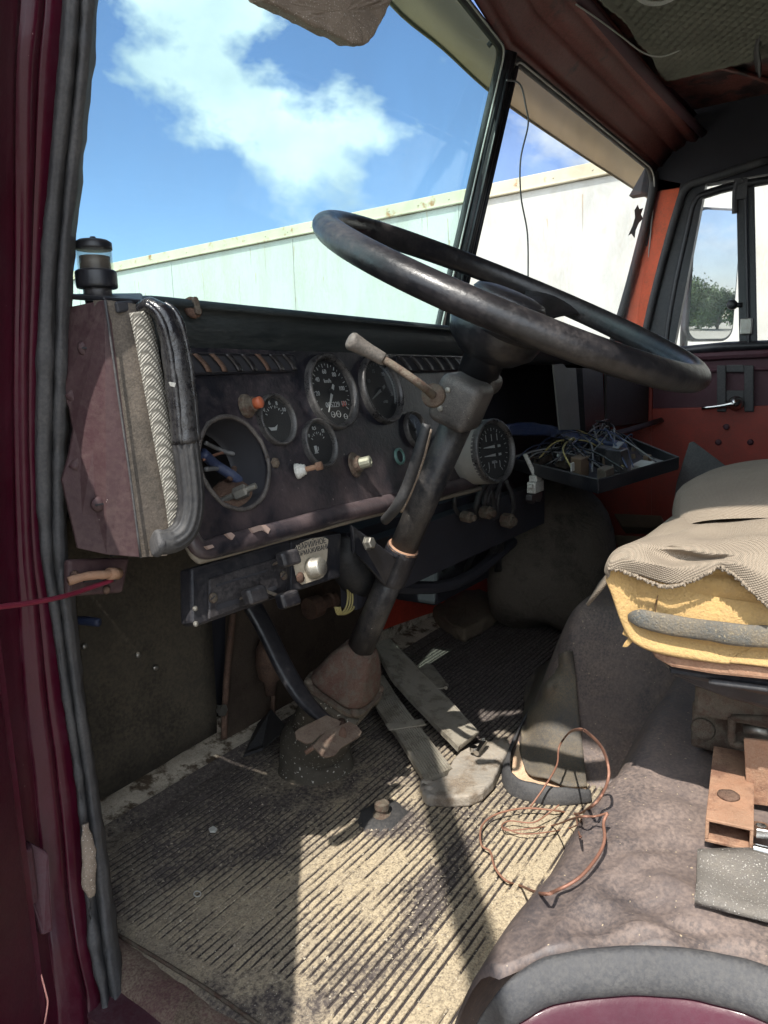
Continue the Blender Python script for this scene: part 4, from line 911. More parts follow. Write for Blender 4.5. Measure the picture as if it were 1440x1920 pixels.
# rolled rim and torn lip around the empty hole
b = MB(); ring = []
for k in range(61):
    a = 2*math.pi*k/60; r = HR+.0015+.0012*mnoise.noise(Vector((math.cos(a)*3, math.sin(a)*3, 0))); ring.append(HC+DU*math.cos(a)*r+DV*math.sin(a)*r+DNn*.001)
b.tube(ring, .0028, 8); b.obj('hole_rim', mat('chipped_rim', (.018, .018, .02), .5, dust=(.22, .19, .17), dust_amt=.38, dscale=40, bump=.6), dash, smooth=True, disp=.001, dscale=150)
b = MB(); b.lathe([(HR+.001, 0), (HR+.001, -.05), (HR-.004, -.055)], HC-DNn*.003, DNn, 48, cap=False); b.obj('hole_sleeve', m_ink, dash, smooth=True)
b = MB(); b.box(HC-DNn*.16+DU*.02+DV*.01, (.20, .17, .004), (DU, DV, DNn)); b.obj('cavity_back', m_ink, dash)
rnd = random.Random(3)
for k, (m_, pts, r) in enumerate([(m_wireg, [(385, 830), (410, 842), (440, 850), (470, 835), (500, 820)], .003), (m_blue, [(380, 850), (405, 872), (440, 895), (470, 925)], .007), (m_copper, [(380, 862), (430, 848), (455, 880), (490, 870)], .002),
                                   (m_wireg, [(385, 880), (420, 880), (470, 900), (500, 880)], .003), (m_rust, [(460, 800), (450, 850), (430, 900)], .004)]):
    b = MB(); b.tube([dp(x, y, -.05-.012*(i % 2)) for i, (x, y) in enumerate(pts)], r, 8, 6); b.obj('cavity_wire', m_, dash, smooth=True)
b = MB(); b.lathe([(.0, .012), (.022, .010), (.034, .004), (.040, -.004), (.042, -.02)], dp(452, 922, -.05), (0, -.2, 1), 22); b.obj('rusty_lump', m_rust, dash, smooth=True, disp=.006, dscale=90)
b = MB(); p0 = dp(440, 928, -.03); p1 = dp(472, 914, -.008); b.lathe([(.0075, 0), (.0085, .002), (.0085, .016), (.006, .018), (0, .018)], p0, p1-p0, 6); b.lathe([(.004, -.02), (.004, .03)], p0, p1-p0, 10); b.obj('hex_fitting', m_steel, dash)
# lower lip and trim
b = MB(); b.tube([dp(345, 900, .0), dp(353, 975, .001), dp(362, 1012, .002), dp(382, 1030, .003), dp(420, 1022, .004), dp(480, 1007, .005), dp(560, 985, .005), dp(640, 963, .005), dp(735, 941, .005), dp(830, 918, .004), dp(890, 902, .003)], [.006, .009, .0105, .011, .012, .0125, .0125, .0125, .0125, .012, .011], 18, 6, flat=.75, up=DV)
b.obj('lower_lip', m_dash, dash, smooth=True, disp=.0008, dscale=35)
b = MB(); b.tube([dp(352, 960, -.004), dp(350, 1010, -.004), dp(368, 1046, -.004), dp(400, 1044, -.004), dp(560, 1001, -.004), dp(735, 956, -.004), dp(900, 916, -.004)], .0045, 8, 6)
b.obj('edge_trim', mat('worn_cream_trim', (.16, .14, .11), .7, dust=(.30, .26, .2), dust_amt=.4, bump=.3), dash, smooth=True)
for pts in ([(424, 1001), (434, 998), (441, 1004), (436, 1012), (431, 1008)], [(470, 990), (486, 985), (498, 984), (507, 992), (503, 1001), (494, 994), (484, 996), (476, 999)], [(386, 1024), (398, 1021), (402, 1026), (392, 1030)]):
    b = MB(); q_ = [dp(x, y, .0152) for x, y in pts]; b.prism(q_, -DNn*.004); b.obj('chipped_paint', mat('bare_primer', (.36, .26, .22), .7, bump=.3), dash)
# brow along the top
rows = []
for x in (262, 275, 300, 380, 480, 600, 700, 800, 870, 960, 1040, 1120, 1180):
    yt = 552+(x-280)*.103+(14 if x < 270 else (5 if x < 290 else 0)); a_ = dp(x, yt, .034); 
    rows.append([a_+Vector((0, .11, -.004)), a_+Vector((0, .06, .001)), a_+Vector((0, .012, .001)), a_+Vector((0, .002, -.003)), a_+Vector((0, .0, -.009)), a_+Vector((0, .010, -.013)), a_+Vector((0, .012, -.03)), a_+Vector((0, .022, -.050)), a_+Vector((0, .036, -.062)), a_+Vector((0, .05, -.063))])
grid('dash_brow', rows, m_hood, dash, k=3, smooth=True, solid=.003)
b = MB(); b.prism([dp(262, 568, .03), dp(262, 600, .03), dp(300, 650, .0), dp(300, 560, .0)], (0, .05, 0)); b.obj('brow_end', m_hood, dash)
p = dp(361, 577, .026); b = MB(); b.lathe([(.012, -.002), (.012, .002), (.009, .004), (0, .0045)], p, DNn, 20); s = b.obj('thumb_screw', m_rust, dash, smooth=True); MB().prism(rr(p+DNn*.004, DU, DV, .007, .020, .003), DNn*.005).obj('wing', m_cast, s, bevel=.001)
# air vents: dark recess with slanting fins
for x0, x1, n_, pk in ((356, 548, 7, (0, 1, 4)), (742, 862, 6, ())):
    q = [dp(x0, 664+ (x0-356)*.012, .001), dp(x1, 664+(x0-356)*.012+3, .001), dp(x1, 695, .001), dp(x0, 702-(x0-356)*.012, .001)]
    vent = MB(); vent.prism(q, DNn*.0015); vo = vent.obj('air_vent', m_ink, dash)
    c0 = (q[0]+q[3])/2; c1 = (q[1]+q[2])/2; hgt = (q[0]-q[3]).length*.86
    for k in range(n_):
        a_ = c0.lerp(c1, (k+.3)/n_); w_ = (c1-c0).length/n_*.8; pts = []
        for t in np.linspace(0, 1, 8): pts.append((t, a_+DU*(w_*.75*math.sin(t*1.5))+DV*hgt*(t-.5)*-1+DNn*(.0025)))
        rws = [[p_-DU*w_*.0, p_+DU*.002+DNn*.004, p_-DU*w_*.30+DNn*.0035] for t, p_ in pts]
        grid('vent_fin', rws, m_rust if k in pk else m_blackgloss, vo, smooth=True, solid=.0008)
    b = MB(); b.tube([q[3]+DNn*.002, q[2]+DNn*.002], .0022, 6); b.tube([q[0]+DNn*.002, q[1]+DNn*.002], .0015, 6); b.obj('vent_edge', m_black, vo)

m_bezel = mat('worn_bezel', (.016, .016, .018), .22, dust=(.22, .21, .2), dust_amt=.25, dscale=30, bump=.2)
def gauge(name, c, R, parent, n, u, v, deep=.010, needle=None, ticks=None, marks=(), lab=None, mk=None):
    """bezel > dial, needle, lettering, lens"""
    mk = mk or m_mark
    g = MB(); g.lathe([(R, -.004), (R*1.0, deep*.5), (R*.985, deep*.85), (R*.95, deep), (R*.90, deep*.9), (R*.865, deep*.45), (R*.85, deep*.1), (R*.85, -.003)], c, n, 56, up=v, cap=False)
    g = g.obj(name, m_bezel, parent, smooth=True)
    if lab: g['label'] = lab
    MB().lathe([(0, .0006), (R*.86, .0006)], c, n, 48, up=v, cap=False).obj('dial', m_dial, g)
    def P(a, r, h=.0012):   # angle in degrees clockwise from up
        a = math.radians(a); return c+(u*math.sin(a)+v*math.cos(a))*r*R+n*h
    if ticks:
        b = MB(); a0, a1, k, r0, r1, w = ticks
        for i in range(k+1):
            a = a0+(a1-a0)*i/k; maj = (i % 2 == 0); ra = r0 if maj else (r0+r1)/2
            d = (P(a, 1)-P(a, 0)).normalized(); t = d.cross(n).normalized()*w*(1 if maj else .6)
            b.prism([P(a, ra)-t, P(a, ra)+t, P(a, r1)+t, P(a, r1)-t], n*.0004)
        b.obj('tick_marks', mk, g)
    ts = []
    for s, a, r, sz in marks: ts.append(text('lettering', s, mk, g, P(a, r, .0012), u, v, sz*R, bold=.0))
    if ts: join(ts, 'lettering')
    if needle is not None:
        for j, (a, off_, L) in enumerate(needle if isinstance(needle, list) else [(needle, (0, 0), .62)]):
            o_ = c+u*off_[0]*R+v*off_[1]*R; ar_ = math.radians(a); d = u*math.sin(ar_)+v*math.cos(ar_); t = d.cross(n).normalized(); h = n*.0035
            b = MB(); b.prism([o_-d*R*.22-t*R*.035+h, o_-d*R*.22+t*R*.035+h, o_+d*R*.04+t*R*.045+h, o_+d*R*L+t*R*.010+h, o_+d*R*L-t*R*.010+h, o_+d*R*.04-t*R*.045+h], n*.0008); b.obj('needle', mk, g)
            MB().lathe([(R*.09, .001), (R*.09, .0042), (0, .005)], o_, n, 16).obj('hub', m_dial, g)
    MB().lathe([(0, deep*.5), (R*.87, deep*.48)], c, n, 40, up=v, cap=False).obj('lens', g_lens, g)
    return g
GR = .0545
c = dp(619, 736)
g = gauge('speedometer', c, GR, dash, DNn, DU, DV, .011, needle=213, ticks=(-128, 128, 26, .66, .76, .0006),
      marks=[('20', -92, .55, .17), ('40', -52, .55, .17), ('60', -8, .55, .17), ('80', 34, .56, .17), ('100', 80, .52, .17), ('120', 124, .55, .17), ('km/h', -5, .30, .15)], lab='speedometer in kilometres per hour')
ts = [text('odometer', '005229', m_mark, g, c-DV*GR*.33-DU*.002+DNn*.0013, DU, DV, GR*.20), ]; ts[0].name = 'odometer'
text('odometer_last_digits', '31', m_redmark, g, c-DV*GR*.33+DU*GR*.46+DNn*.0013, DU, DV, GR*.20)
b = MB()
for dx, r_ in ((-.12, .075), (.12, .085), (.40, .07)):
    cc_ = c-DV*GR*(.58+.08*(dx > .3))+DU*GR*dx+DNn*.0014; ring = [cc_+DU*math.cos(a)*GR*r_+DV*math.sin(a)*GR*r_ for a in np.linspace(0, 6.283, 17)]; b.tube(ring, .0004, 5)
    b.box(cc_, (GR*r_*1.1, .0005, .0004), (DU, DV, DNn))
b.obj('warning_symbols', m_mark, g)
c = dp(712, 731)
g = gauge('tachometer', c, GR, dash, DNn, DU, DV, .011, needle=245, ticks=(-70, 125, 30, .70, .78, .0005), marks=[('10', -62, .55, .15), ('15', -15, .55, .15), ('20', 35, .55, .15), ('25', 105, .55, .15), ('x100', 160, .38, .12)], mk=m_markdim, lab='tachometer with dim markings')
b = MB(); ring = [c+DU*math.sin(a)*GR*.72+DV*math.cos(a)*GR*.72+DNn*.0012 for a in np.radians(np.linspace(20, 125, 24))]; b.tube(ring, .0012, 6); b.obj('scale_band', m_markdim, g)
c = dp(516, 788); R = .0335
g = gauge('oil_pressure_gauge', c, R, dash, DNn, DU, DV, .009, needle=None, ticks=(-62, 62, 10, .46, .56, .0005), marks=[('4', -52, .66, .22), ('6', -12, .68, .22), ('8', 22, .68, .22), ('10', 58, .70, .22)])
b = MB(); q = c-DV*R*.30-DU*R*.28+DNn*.0013
b.prism([q+DU*-.008+DV*.002, q+DU*-.004+DV*.001, q+DU*.004+DV*.001, q+DU*.010+DV*.004, q+DU*.006-DV*.003, q-DU*.004-DV*.003], DNn*.0004); b.obj('oil_can_symbol', m_mark, g)
c2_ = dp(597, 832); R = .034
g = gauge('fuel_gauge', c2_, R, dash, DNn, DU, DV, .009, ticks=(-60, 60, 8, .38, .48, .0005), marks=[('0', -55, .62, .2), ('0,5', -8, .64, .2), ('П', 42, .64, .2)])
b = MB(); q = c2_-DV*R*.20-DU*R*.28+DNn*.0013
b.box(q, (.0055, .009, .0004), (DU, DV, DNn)); b.tube([q+DU*.003-DV*.002, q+DU*.0055-DV*.002, q+DU*.0055+DV*.003], .0005, 5); b.box(q-DV*.0053, (.008, .001, .0004), (DU, DV, DNn)); b.obj('fuel_pump_symbol', m_mark, g)
c = dp(776, 806)
gauge('temperature_gauge', c, .030, dash, DNn, DU, DV, .009, needle=5, ticks=(-50, 50, 6, .5, .62, .0005), mk=m_markdim)
c = dp(748, 856)
MB().lathe([(.0135, -.002), (.0135, .003), (.011, .0045), (.0095, .003), (.009, 0)], c, DNn, 28, cap=False).obj('indicator_ring', m_green, dash, smooth=True)
MB().lathe([(0, .001), (.0095, .0012)], c, DNn, 20, cap=False).obj('indicator_lens', m_ink, dash)
# knobs and studs on the face
c = dp(460, 762); k_ = MB().lathe([(.015, -.001), (.015, .004), (.013, .006), (.0095, .007), (.0095, .013), (.0075, .014)], c, (DNn+DU*.25), 12).obj('push_button', m_cast, dash, bevel=.0006)
MB().lathe([(.007, .012), (.007, .022), (.0055, .0235), (0, .024)], c, (DNn+DU*.25), 20).obj('orange_cap', m_orangeb, k_, smooth=True)
c = dp(556, 884); k_ = MB().lathe([(.0105, 0), (.010, .004), (.0085, .005), (.0085, .008), (.007, .009), (.007, .012), (.0045, .013)], c, DNn+DU*.45, 20).obj('pull_knob', m_white, dash, smooth=True)
MB().lathe([(.0035, .010), (.0035, .026), (.0055, .027), (.0055, .035), (0, .036)], c, DNn+DU*.45, 10).obj('knob_stem', m_rustl, k_)
c = dp(664, 872); k_ = MB().lathe([(.019, 0), (.018, .003), (.012, .004), (.012, .010), (.010, .011)], c, DNn+DU*.2, 14).obj('ignition_switch', m_cast, dash, bevel=.0006)
MB().lathe([(.0085, .009), (.0085, .024), (.0075, .0255), (.004, .026), (.004, .020), (0, .020)], c, DNn+DU*.3, 12).obj('switch_barrel', mat('pale_brass', (.35, .36, .28), .4, metal=.6, dust=(.3, .27, .2), dust_amt=.3), k_)
c = dp(515, 868); MB().lathe([(.007, 0), (.0065, .003), (.003, .005), (0, .005)], c, DNn, 6).obj('small_bolt', m_cast, dash)

# heater control panel under the dash
hc = thing('heater_control_panel', 'black sliding heater control panel under the dashboard', 'control panel', (.68, .6, -.24))
HP = DP+DNn*.004; 
def hp_(x, y, o=0.0): return oP(x, y, Vector((.7, .605, -.22))+DNn*o, DNn)
b = MB(); b.prism([hp_(358, 1066), hp_(545, 1012), hp_(545, 1112), hp_(372, 1174), hp_(360, 1168)], -DNn*.02); b.obj('panel_plate', m_black, hc, bevel=.003)
b = MB(); b.prism([hp_(388, 1086, .0005), hp_(534, 1042, .0005), hp_(534, 1108, .0005), hp_(388, 1162, .0005)], DNn*.004); b.obj('slide_plate', m_blackgloss, hc, bevel=.0015)
for a_, c_, d_, e_ in (((405, 1096), (500, 1068), (500, 1072), (405, 1101)), ((406, 1134), (518, 1098), (518, 1106), (406, 1145))):
    b = MB(); b.prism([hp_(*t, .0047) for t in (a_, c_, d_, e_)], DNn*.0006); b.obj('slot', m_ink, hc)
for x, y in ((399, 1121), (531, 1079)):
    s = MB().lathe([(.006, 0), (.0055, .002), (0, .0025)], hp_(x, y, .005), DNn, 16).obj('screw', m_cast, hc, smooth=True); MB().box(hp_(x, y, .0076), (.008, .001, .0012), (DU+DV*.4, DNn, DV)).obj('slot', m_ink, s)
for x, y in ((365, 1141), (366, 1170)): MB().lathe([(.003, 0), (.003, .002), (0, .003)], hp_(x, y, .001), DNn, 8).obj('pin', m_steel, hc)
for (x, y), L, lab in (((478, 1116), (450, 1122), 'worn silver faced slider knob'), ((540, 1124), (498, 1108), 'lower right slider knob'), ((541, 1047), (512, 1058), 'upper right slider knob')):
    p = hp_(x, y, .030); q = hp_(L[0], L[1], .006)
    s = MB().tube([q, q.lerp(p, .6), p], [.002, .0022, .002], 6, flat=.4).obj('slider_arm', m_cast, hc)
    k_ = MB().box(p, (.026, .019, .013), (DU+DNn*.3, DV-DU*.08, DNn)).obj('slider_knob', m_blackgloss, hc, bevel=.004, seg=3, smooth=False); k_['label'] = lab
# emergency release plate
er = thing('brake_release_plate', 'cream plate lettered for emergency brake release with a round button', 'control plate', (.86, .6, -.22))
b = MB(); b.prism([hp_(545, 1014, -.001), hp_(640, 1000, -.001), hp_(638, 1082, -.001), (hp_(545, 1112, -.001))], -DNn*.02); b.obj('mounting_plate', m_black, er, bevel=.002)
pts = [hp_(x, y, .001) for x, y in ((556, 1022), (582, 1010), (606, 1007), (614, 1012), (612, 1045), (605, 1082), (598, 1086), (566, 1096), (557, 1090), (550, 1060), (548, 1035))]
b = MB(); b.prism(pts, DNn*.0015); b.obj('cream_plate', m_plate, er)
eu = (hp_(610, 1012)-hp_(556, 1026)).normalized(); ev = DNn.cross(eu).normalized()
if ev.z < 0: ev = -ev
t1 = text('lettering', 'АВАРИЙНОЕ', m_ink, er, hp_(582, 1021, .0027), eu, ev, .0105); t2 = text('lettering', 'РАСТОРМАЖИВАНИЕ', m_ink, er, hp_(580, 1034, .0027), eu, ev, .0088)
join([t1, t2], 'lettering')
k_ = MB().lathe([(.014, 0), (.014, .006), (.0125, .008), (.0125, .016), (.011, .018), (0, .0185)], hp_(583, 1066, .002), DNn+DU*.15, 28).obj('release_button', m_steel, er, smooth=True)
MB().lathe([(.007, 0), (.007, .002), (0, .004)], hp_(562, 1083, .002), DNn, 12).obj('screw', m_rust, er, smooth=True)
MB().box(hp_(602, 1068, .004), (.004, .008, .004), (DU, DV, DNn)).obj('clip', m_cast, er)
b = MB(); pts = [oY(655, 1010, .66), oY(652, 1045, .66), oY(668, 1075, .67), oY(690, 1092, .69), oY(705, 1098, .71)]; P_, _ = spline(pts, [0]*5, 24); b.tube(P_, [.030+.003*(1 if i % 2 else -1) for i in range(len(P_))], 18)
tag(b.obj('corrugated_hose', m_rubberd, None, smooth=True), 'black corrugated air hose bending down beside the cream release plate', 'hose')
b = MB()
for k in range(4): b.tube([oY(640+3*k, 1060, .66), oY(652+4*k, 1110, .67), oY(648+5*k, 1140, .67), oY(634+3*k, 1152, .67), (oY(628+3*k, 1138, .67))], .0016, 6, 5)
tag(b.obj('wire_bundle', m_wirey, None, smooth=True), 'small dusty loop of yellowish wires hanging below the release plate', 'wires')
b = MB(); b.lathe([(.022, 0), (.022, .03), (.012, .032), (.012, .06), (.016, .061), (.016, .075), (0, .08)], oY(578, 1142, .90), (1, -.1, 0.02), 14); tag(b.obj('pipe_fitting', m_rust, None, bevel=.002), 'dark pipe fitting on the wall under the release plate', 'pipe fitting')

# ------------------------------------------------------------------ steering wheel and column
WC = Vector((.917, .401, .105)); WT = .4622; WN = Vector((0, -math.sin(WT), math.cos(WT))); WV = Vector((0, math.cos(WT), math.sin(WT)))
def A(s, u=0, v=0): return WC-WN*s+DU*u+WV*v
sw = thing('steering_wheel', 'large worn black steering wheel with two spokes', 'steering wheel', WC)
b = MB(); n_, m_ = 120, 20; v = []; f = []
for i in range(n_):
    a = 2*math.pi*i/n_; e = Vector((math.cos(a), math.sin(a)*math.cos(WT), math.sin(a)*math.sin(WT)))
    for k in range(m_):
        q = 2*math.pi*k/m_; rw = .0157+(.0008*math.cos(3*q))
        v.append(WC+e*(.249+rw*math.cos(q)*.98)+WN*rw*1.05*math.sin(q))
for i in range(n_):
    for k in range(m_): f.append((i*m_+k, ((i+1) % n_)*m_+k, ((i+1) % n_)*m_+(k+1) % m_, i*m_+(k+1) % m_))
m_rim = mat('worn_wheel_rim', (0.011, 0.011, 0.013), 0.30, dust=(0.10, 0.085, 0.08), dust_amt=0.12, dscale=5, bump=0.35, bscale=90, updust=.10)
obj('rim', v, f, m_rim, sw, smooth=True)
b = MB(); b.lathe([(0, -.03), (.030, -.03), (.052, -.022), (.062, -.005), (.064, .012), (.058, .030), (.040, .046), (.028, .052), (.026, .085)][::-1], WC-WN*.035, WN*-1, 40); b.obj('hub', m_rim, sw, smooth=True)
MB().lathe([(.050, 0), (.046, .006), (.030, .010), (0, .011)], WC-WN*.004, WN, 36).obj('horn_pad', m_blackgloss, sw, smooth=True)
for ang in (188, 52):
    a = math.radians(ang); e = -DU*math.cos(a)-WV*math.sin(a); side = e.cross(WN).normalized()
    rows = []
    for t in np.linspace(0, 1, 9):
        c_ = WC+e*(.045+.204*t)-WN*(.040*(1-t)**1.3+.002); w_ = .046-.020*math.sin(t*3.1)+.008*t
        rows.append([c_-side*w_, c_-side*w_*.6+WN*.006, c_+WN*.009, c_+side*w_*.6+WN*.006, c_+side*w_, c_+side*w_*.6-WN*.008, c_-WN*.010, c_-side*w_*.6-WN*.008, c_-side*w_])
    grid('spoke', rows, m_rim, sw, k=2, smooth=True)

col = thing('steering_column', 'long black steering column with rusty gearbox at its foot', 'steering column', A(.9))
m_house = mat('scuffed_housing', (.013, .013, .015), .30, dust=(.20, .18, .16), dust_amt=.38, dscale=24, bump=.4, speck=(.5, .47, .42), speck_amt=.3, updust=.3)
m_greyd = mat('dusty_grip', (.06, .055, .05), .5, dust=(.22, .19, .16), dust_amt=.45, bump=.4)
m_colp = mat('column_paint', (0.013, 0.014, 0.017), 0.33, dust=(0.15, 0.13, 0.11), dust_amt=0.20, dscale=12, bump=0.4, speck=(0.42, 0.38, 0.33), speck_amt=0.2, updust=.35)
MB().tube([A(.12), A(.30), A(.40)], [.0225, .0208, .0208], 28).obj('upper_jacket', m_colp, col, smooth=True)
MB().tube([A(.385), A(.50), A(.585)], [.0205, .0205, .0215], 28).obj('lower_tube', m_colp, col, smooth=True)
MB().tube([A(.385), A(.392), A(.438), A(.445)], [.0240, .0252, .0252, .024], 32).obj('clamp_band', m_black, col, smooth=False, bevel=.001)
MB().tube([A(.383), A(.3875)], [.0225, .0248], 32).obj('chipped_edge', m_rustl, col, smooth=True, disp=.0012, dscale=120)
b = MB(); p1, p2 = A(.392, -.027, -.01), A(.442, -.027, -.01)
q1, q2 = oY(660, 985, .60), oY(664, 1040, .60)
b.prism([p1, p2, q2+Vector((.006, 0, -.0)), q2, q1], (0, .006, .003)); b.obj('clamp_bracket', m_black, col, bevel=.002)
MB().lathe([(.0105, 0), (.0105, .002), (.0085, .0022), (.0085, .009), (.007, .0105), (0, .0108)], oY(688, 1019, .588), DNn, 6).obj('clamp_bolt', m_steel, col)
# turn-signal switch housing with stalk
bx_ = Vector((.97, .10, .05)).normalized(); bz_ = (WN-bx_*WN.dot(bx_)).normalized(); by_ = bz_.cross(bx_)
b = MB(); b.box(A(.142, -.036, -.010), (.066, .060, .066), (bx_, by_, bz_)); b.box(A(.115, .012, -.004), (.05, .05, .03), (bx_, by_, bz_)); sh_ = b.obj('switch_housing', m_house, col, bevel=.013, seg=4, smooth=True)
for dz in (-.012, .014): MB().lathe([(.004, 0), (.0035, .0015), (0, .002)], A(.142, -.036, -.010)-bx_*.033+bz_*dz+by_*.012, -bx_, 10).obj('screw', m_steel, sh_)
b = MB(); b.tube([A(.06), A(.13)], [.024, .027], 24); b.obj('neck', m_blackgloss, col, smooth=True)
p0 = oY(812, 741, A(.15).y-.050); p1 = oY(790, 722, .40); p2 = oY(745, 690, .42); p3 = oY(716, 672, .435); p4 = oY(660, 640, .455)
st = MB().tube([p0, p1, p2, p3], [.0048, .0045, .0042, .0042], 12, 4).obj('signal_stalk', m_cast, col, smooth=True)
MB().tube([p3.lerp(p2, .15), p3, p3.lerp(p4, .5), p4, p4+(p4-p3)*.12], [.0055, .0068, .0076, .0098, .006], 18, 5).obj('stalk_grip', m_greyd, st, smooth=True)
MB().lathe([(.014, -.004), (.013, .003), (.007, .004), (0, .004)], p0, (p1-p0), 16).obj('stalk_socket', m_cast, st, smooth=True)
b = MB(); b.tube([oY(800, 795, .47), oY(784, 850, .48), oY(766, 905, .50), oY(745, 948, .52), oY(722, 975, .56)], [.006, .0075, .0075, .0075, .007], 12, 6); b.obj('cable_conduit', m_rubberd, col, smooth=True)
b = MB(); b.tube([oY(806, 805, .475), oY(792, 860, .49), oY(772, 915, .51), oY(752, 958, .54)], .0035, 8, 6); b.obj('signal_cable', m_tanfoam, col, smooth=True)
m_cap = mat('rusty_cap', (0.080, 0.060, 0.045), 0.85, dust=(0.15, 0.12, 0.09), dust_amt=.38, dscale=14, bump=1.0, bscale=200, col2=(0.075, 0.028, 0.020), c2amt=.62, c2scale=75)
# steering gearbox: squarish cap, flange and body
MB().tube([A(.572), A(.580), A(.600), A(.625, 0, 0), A(.648), A(.654)], [.023, .026, .036, .046, .0515, .0515], 44, ex=4.2, up=(DU+WV*.15)).obj('gearbox_cap', m_cap, col, smooth=True, disp=.0045, dscale=38, sub=1)
MB().tube([A(.654), A(.6545), A(.660), A(.6605)], [.050, .0560, .0560, .050], 44, ex=4.6, up=(DU+WV*.15)).obj('gearbox_flange', m_cast, col, disp=.001, dscale=60)
MB().tube([A(.660), A(.675), A(.70, 0, .004), A(.735, 0, .010), A(.76, 0, .016)], [.052, .053, .050, .045, .042], 44, ex=3.6, up=(DU+WV*.15)).obj('gearbox_body', m_boot, col, smooth=True, disp=.004, dscale=42)
for k in range(4):
    a = math.radians(45+90*k+8); p = A(.655)+(DU*math.cos(a)+WV*math.sin(a))*.062
    MB().lathe([(.0085, -.002), (.0085, .003), (.006, .0065), (0, .0075)], p, WN, 16).obj('flange_bolt', m_cast, col, smooth=True)
    MB().tube([p-WN*.008, p-WN*.03], [.012, .009], 12).obj('bolt_boss', m_boot, col, smooth=True)
fb = oZ(592, 1440, FZ+.004)
MB().tube([A(.715, 0, .01), A(.73, 0, .01).lerp(fb, .25), fb+Vector((0, 0, .05)), fb+Vector((0, 0, .012)), fb, fb+Vector((0, 0, -.01))], [.050, .053, .060, .0635, .067, .066], 40, 2).obj('floor_boot', m_boot, col, smooth=True, disp=.004, dscale=24)

# ------------------------------------------------------------------ pedals
m_padrust = mat('worn_foot_plate', (.11, .075, .055), .8, dust=(.20, .155, .115), dust_amt=.4, dscale=20, bump=1.0, bscale=220, col2=(.07, .035, .025), c2amt=.45, c2scale=45)
clp = thing('clutch_pedal', 'bent black clutch arm ending in a bare rusty foot plate', 'pedal', oY(610, 1385, .62))
b = MB(); pts = [oY(470, 1130, .80), oY(498, 1180, .78), oY(532, 1250, .745), oY(566, 1305, .71), oY(598, 1340, .675), oY(628, 1362, .645)]
b.tube(pts, [.017, .017, .017, .016, .013, .010], 14, 5, flat=.45, ex=3, up=(1, 0, 0)); b.obj('pedal_arm', m_black, clp, smooth=True)
PPn = Vector((-.15, -.62, .77)).normalized(); PPc = oY(615, 1385, .62)
def pp(x, y, o=0): return oP(x, y, PPc+PPn*o, PPn)
b = MB(); b.prism([pp(x, y) for x, y in ((553, 1372), (560, 1366), (612, 1340), (640, 1352), (632, 1370), (600, 1378), (586, 1392), (576, 1394), (556, 1384))], PPn*-.004); b.obj('foot_plate', m_padrust, clp, bevel=.001)
b = MB(); b.prism([pp(x, y, .0025) for x, y in ((586, 1398), (610, 1372), (655, 1352), (672, 1362), (679, 1372), (675, 1380), (640, 1402), (628, 1416), (612, 1420), (604, 1416))], PPn*-.004); b.obj('bent_foot_plate', m_padrust, clp, bevel=.001)
b = MB(); b.tube([pp(572, 1412, -.01), pp(592, 1398, .0)], .0035, 8); b.obj('return_lug', m_rust, clp, smooth=True); MB().tube([pp(640, 1352, -.012), pp(642, 1380, .004)], .006, 8).obj('pivot_pin', m_rust, clp, smooth=True)

def treadle(name, label, L, R, zh, zt, parent_cat, ribs=11):
    t = thing(name, label, 'pedal', oZ(*L[-1], FZ+.01))
    n = len(L); Z = [zt+(zh-zt)*i/(n-1) for i in range(n)]
    lp = [oZ(x, y, z) for (x, y), z in zip(L, Z)]; rp = [oZ(x, y, z) for (x, y), z in zip(R, Z)]
    lp, _ = spline(lp, Z, 8); rp, _ = spline(rp, Z, 8); rows = []
    for a, c in zip(lp, rp):
        row = []
        for k in range(ribs*4+1):
            t_ = k/(ribs*4); h = .0012*(1 if (k % 4) in (1, 2) else 0) if 2 < k < ribs*4-2 else 0
            row.append(a.lerp(c, t_)+Vector((0, 0, h)))
        rows.append(row)
    grid('treadle_plate', rows, m_pedal, t, solid=.010, disp=.0009, dscale=60)
    return t, lp, rp
t1_, l1, r1_ = treadle('brake_treadle', 'left of the two long ribbed aluminium treadles', [(698, 1272), (703, 1318), (749, 1384), (797, 1464)], [(719, 1266), (757, 1322), (796, 1373), (848, 1440)], -.632, -.585, 0)
t2_, l2, r2_ = treadle('accelerator_treadle', 'right longer ribbed aluminium treadle reaching under the gearbox', [(702, 1214), (731, 1272), (774, 1322), (858, 1410)], [(729, 1204), (764, 1240), (824, 1300), (896, 1380)], -.632, -.560, 0)
b = MB(); b.box((l1[14]+r1_[14])/2+Vector((0, 0, .004)), (.07, .02, .003), ((r1_[14]-l1[14]), (l1[20]-l1[8]), Vector((0, 0, 1)))); b.obj('cross_plate', m_pedal, t1_, bevel=.001)
b = MB(); q = [oZ(x, y, -.60) for x, y in ((772, 1266), (800, 1246), (812, 1250), (838, 1284), (834, 1292), (806, 1296))]; b.prism(q, (0, 0, .004)); b.tube([oZ(838, 1284, -.60), oZ(836, 1290, -.58)], .004, 8); b.obj('side_tab', m_pedal, t2_, bevel=.001)
b = MB(); pts = [(790, 1482), (800, 1466), (838, 1452), (848, 1424), (862, 1408), (892, 1392), (950, 1382), (958, 1396), (938, 1432), (925, 1462), (905, 1482), (880, 1492), (835, 1494), (800, 1492)]
b.prism([oZ(x, y, FZ+.026) for x, y in pts], (0, 0, -.020)); ab = b.obj('pedal_bracket', m_alu, None, bevel=.005, seg=3); tag(ab, 'sandy cast aluminium bracket holding the heels of the treadles', 'bracket')
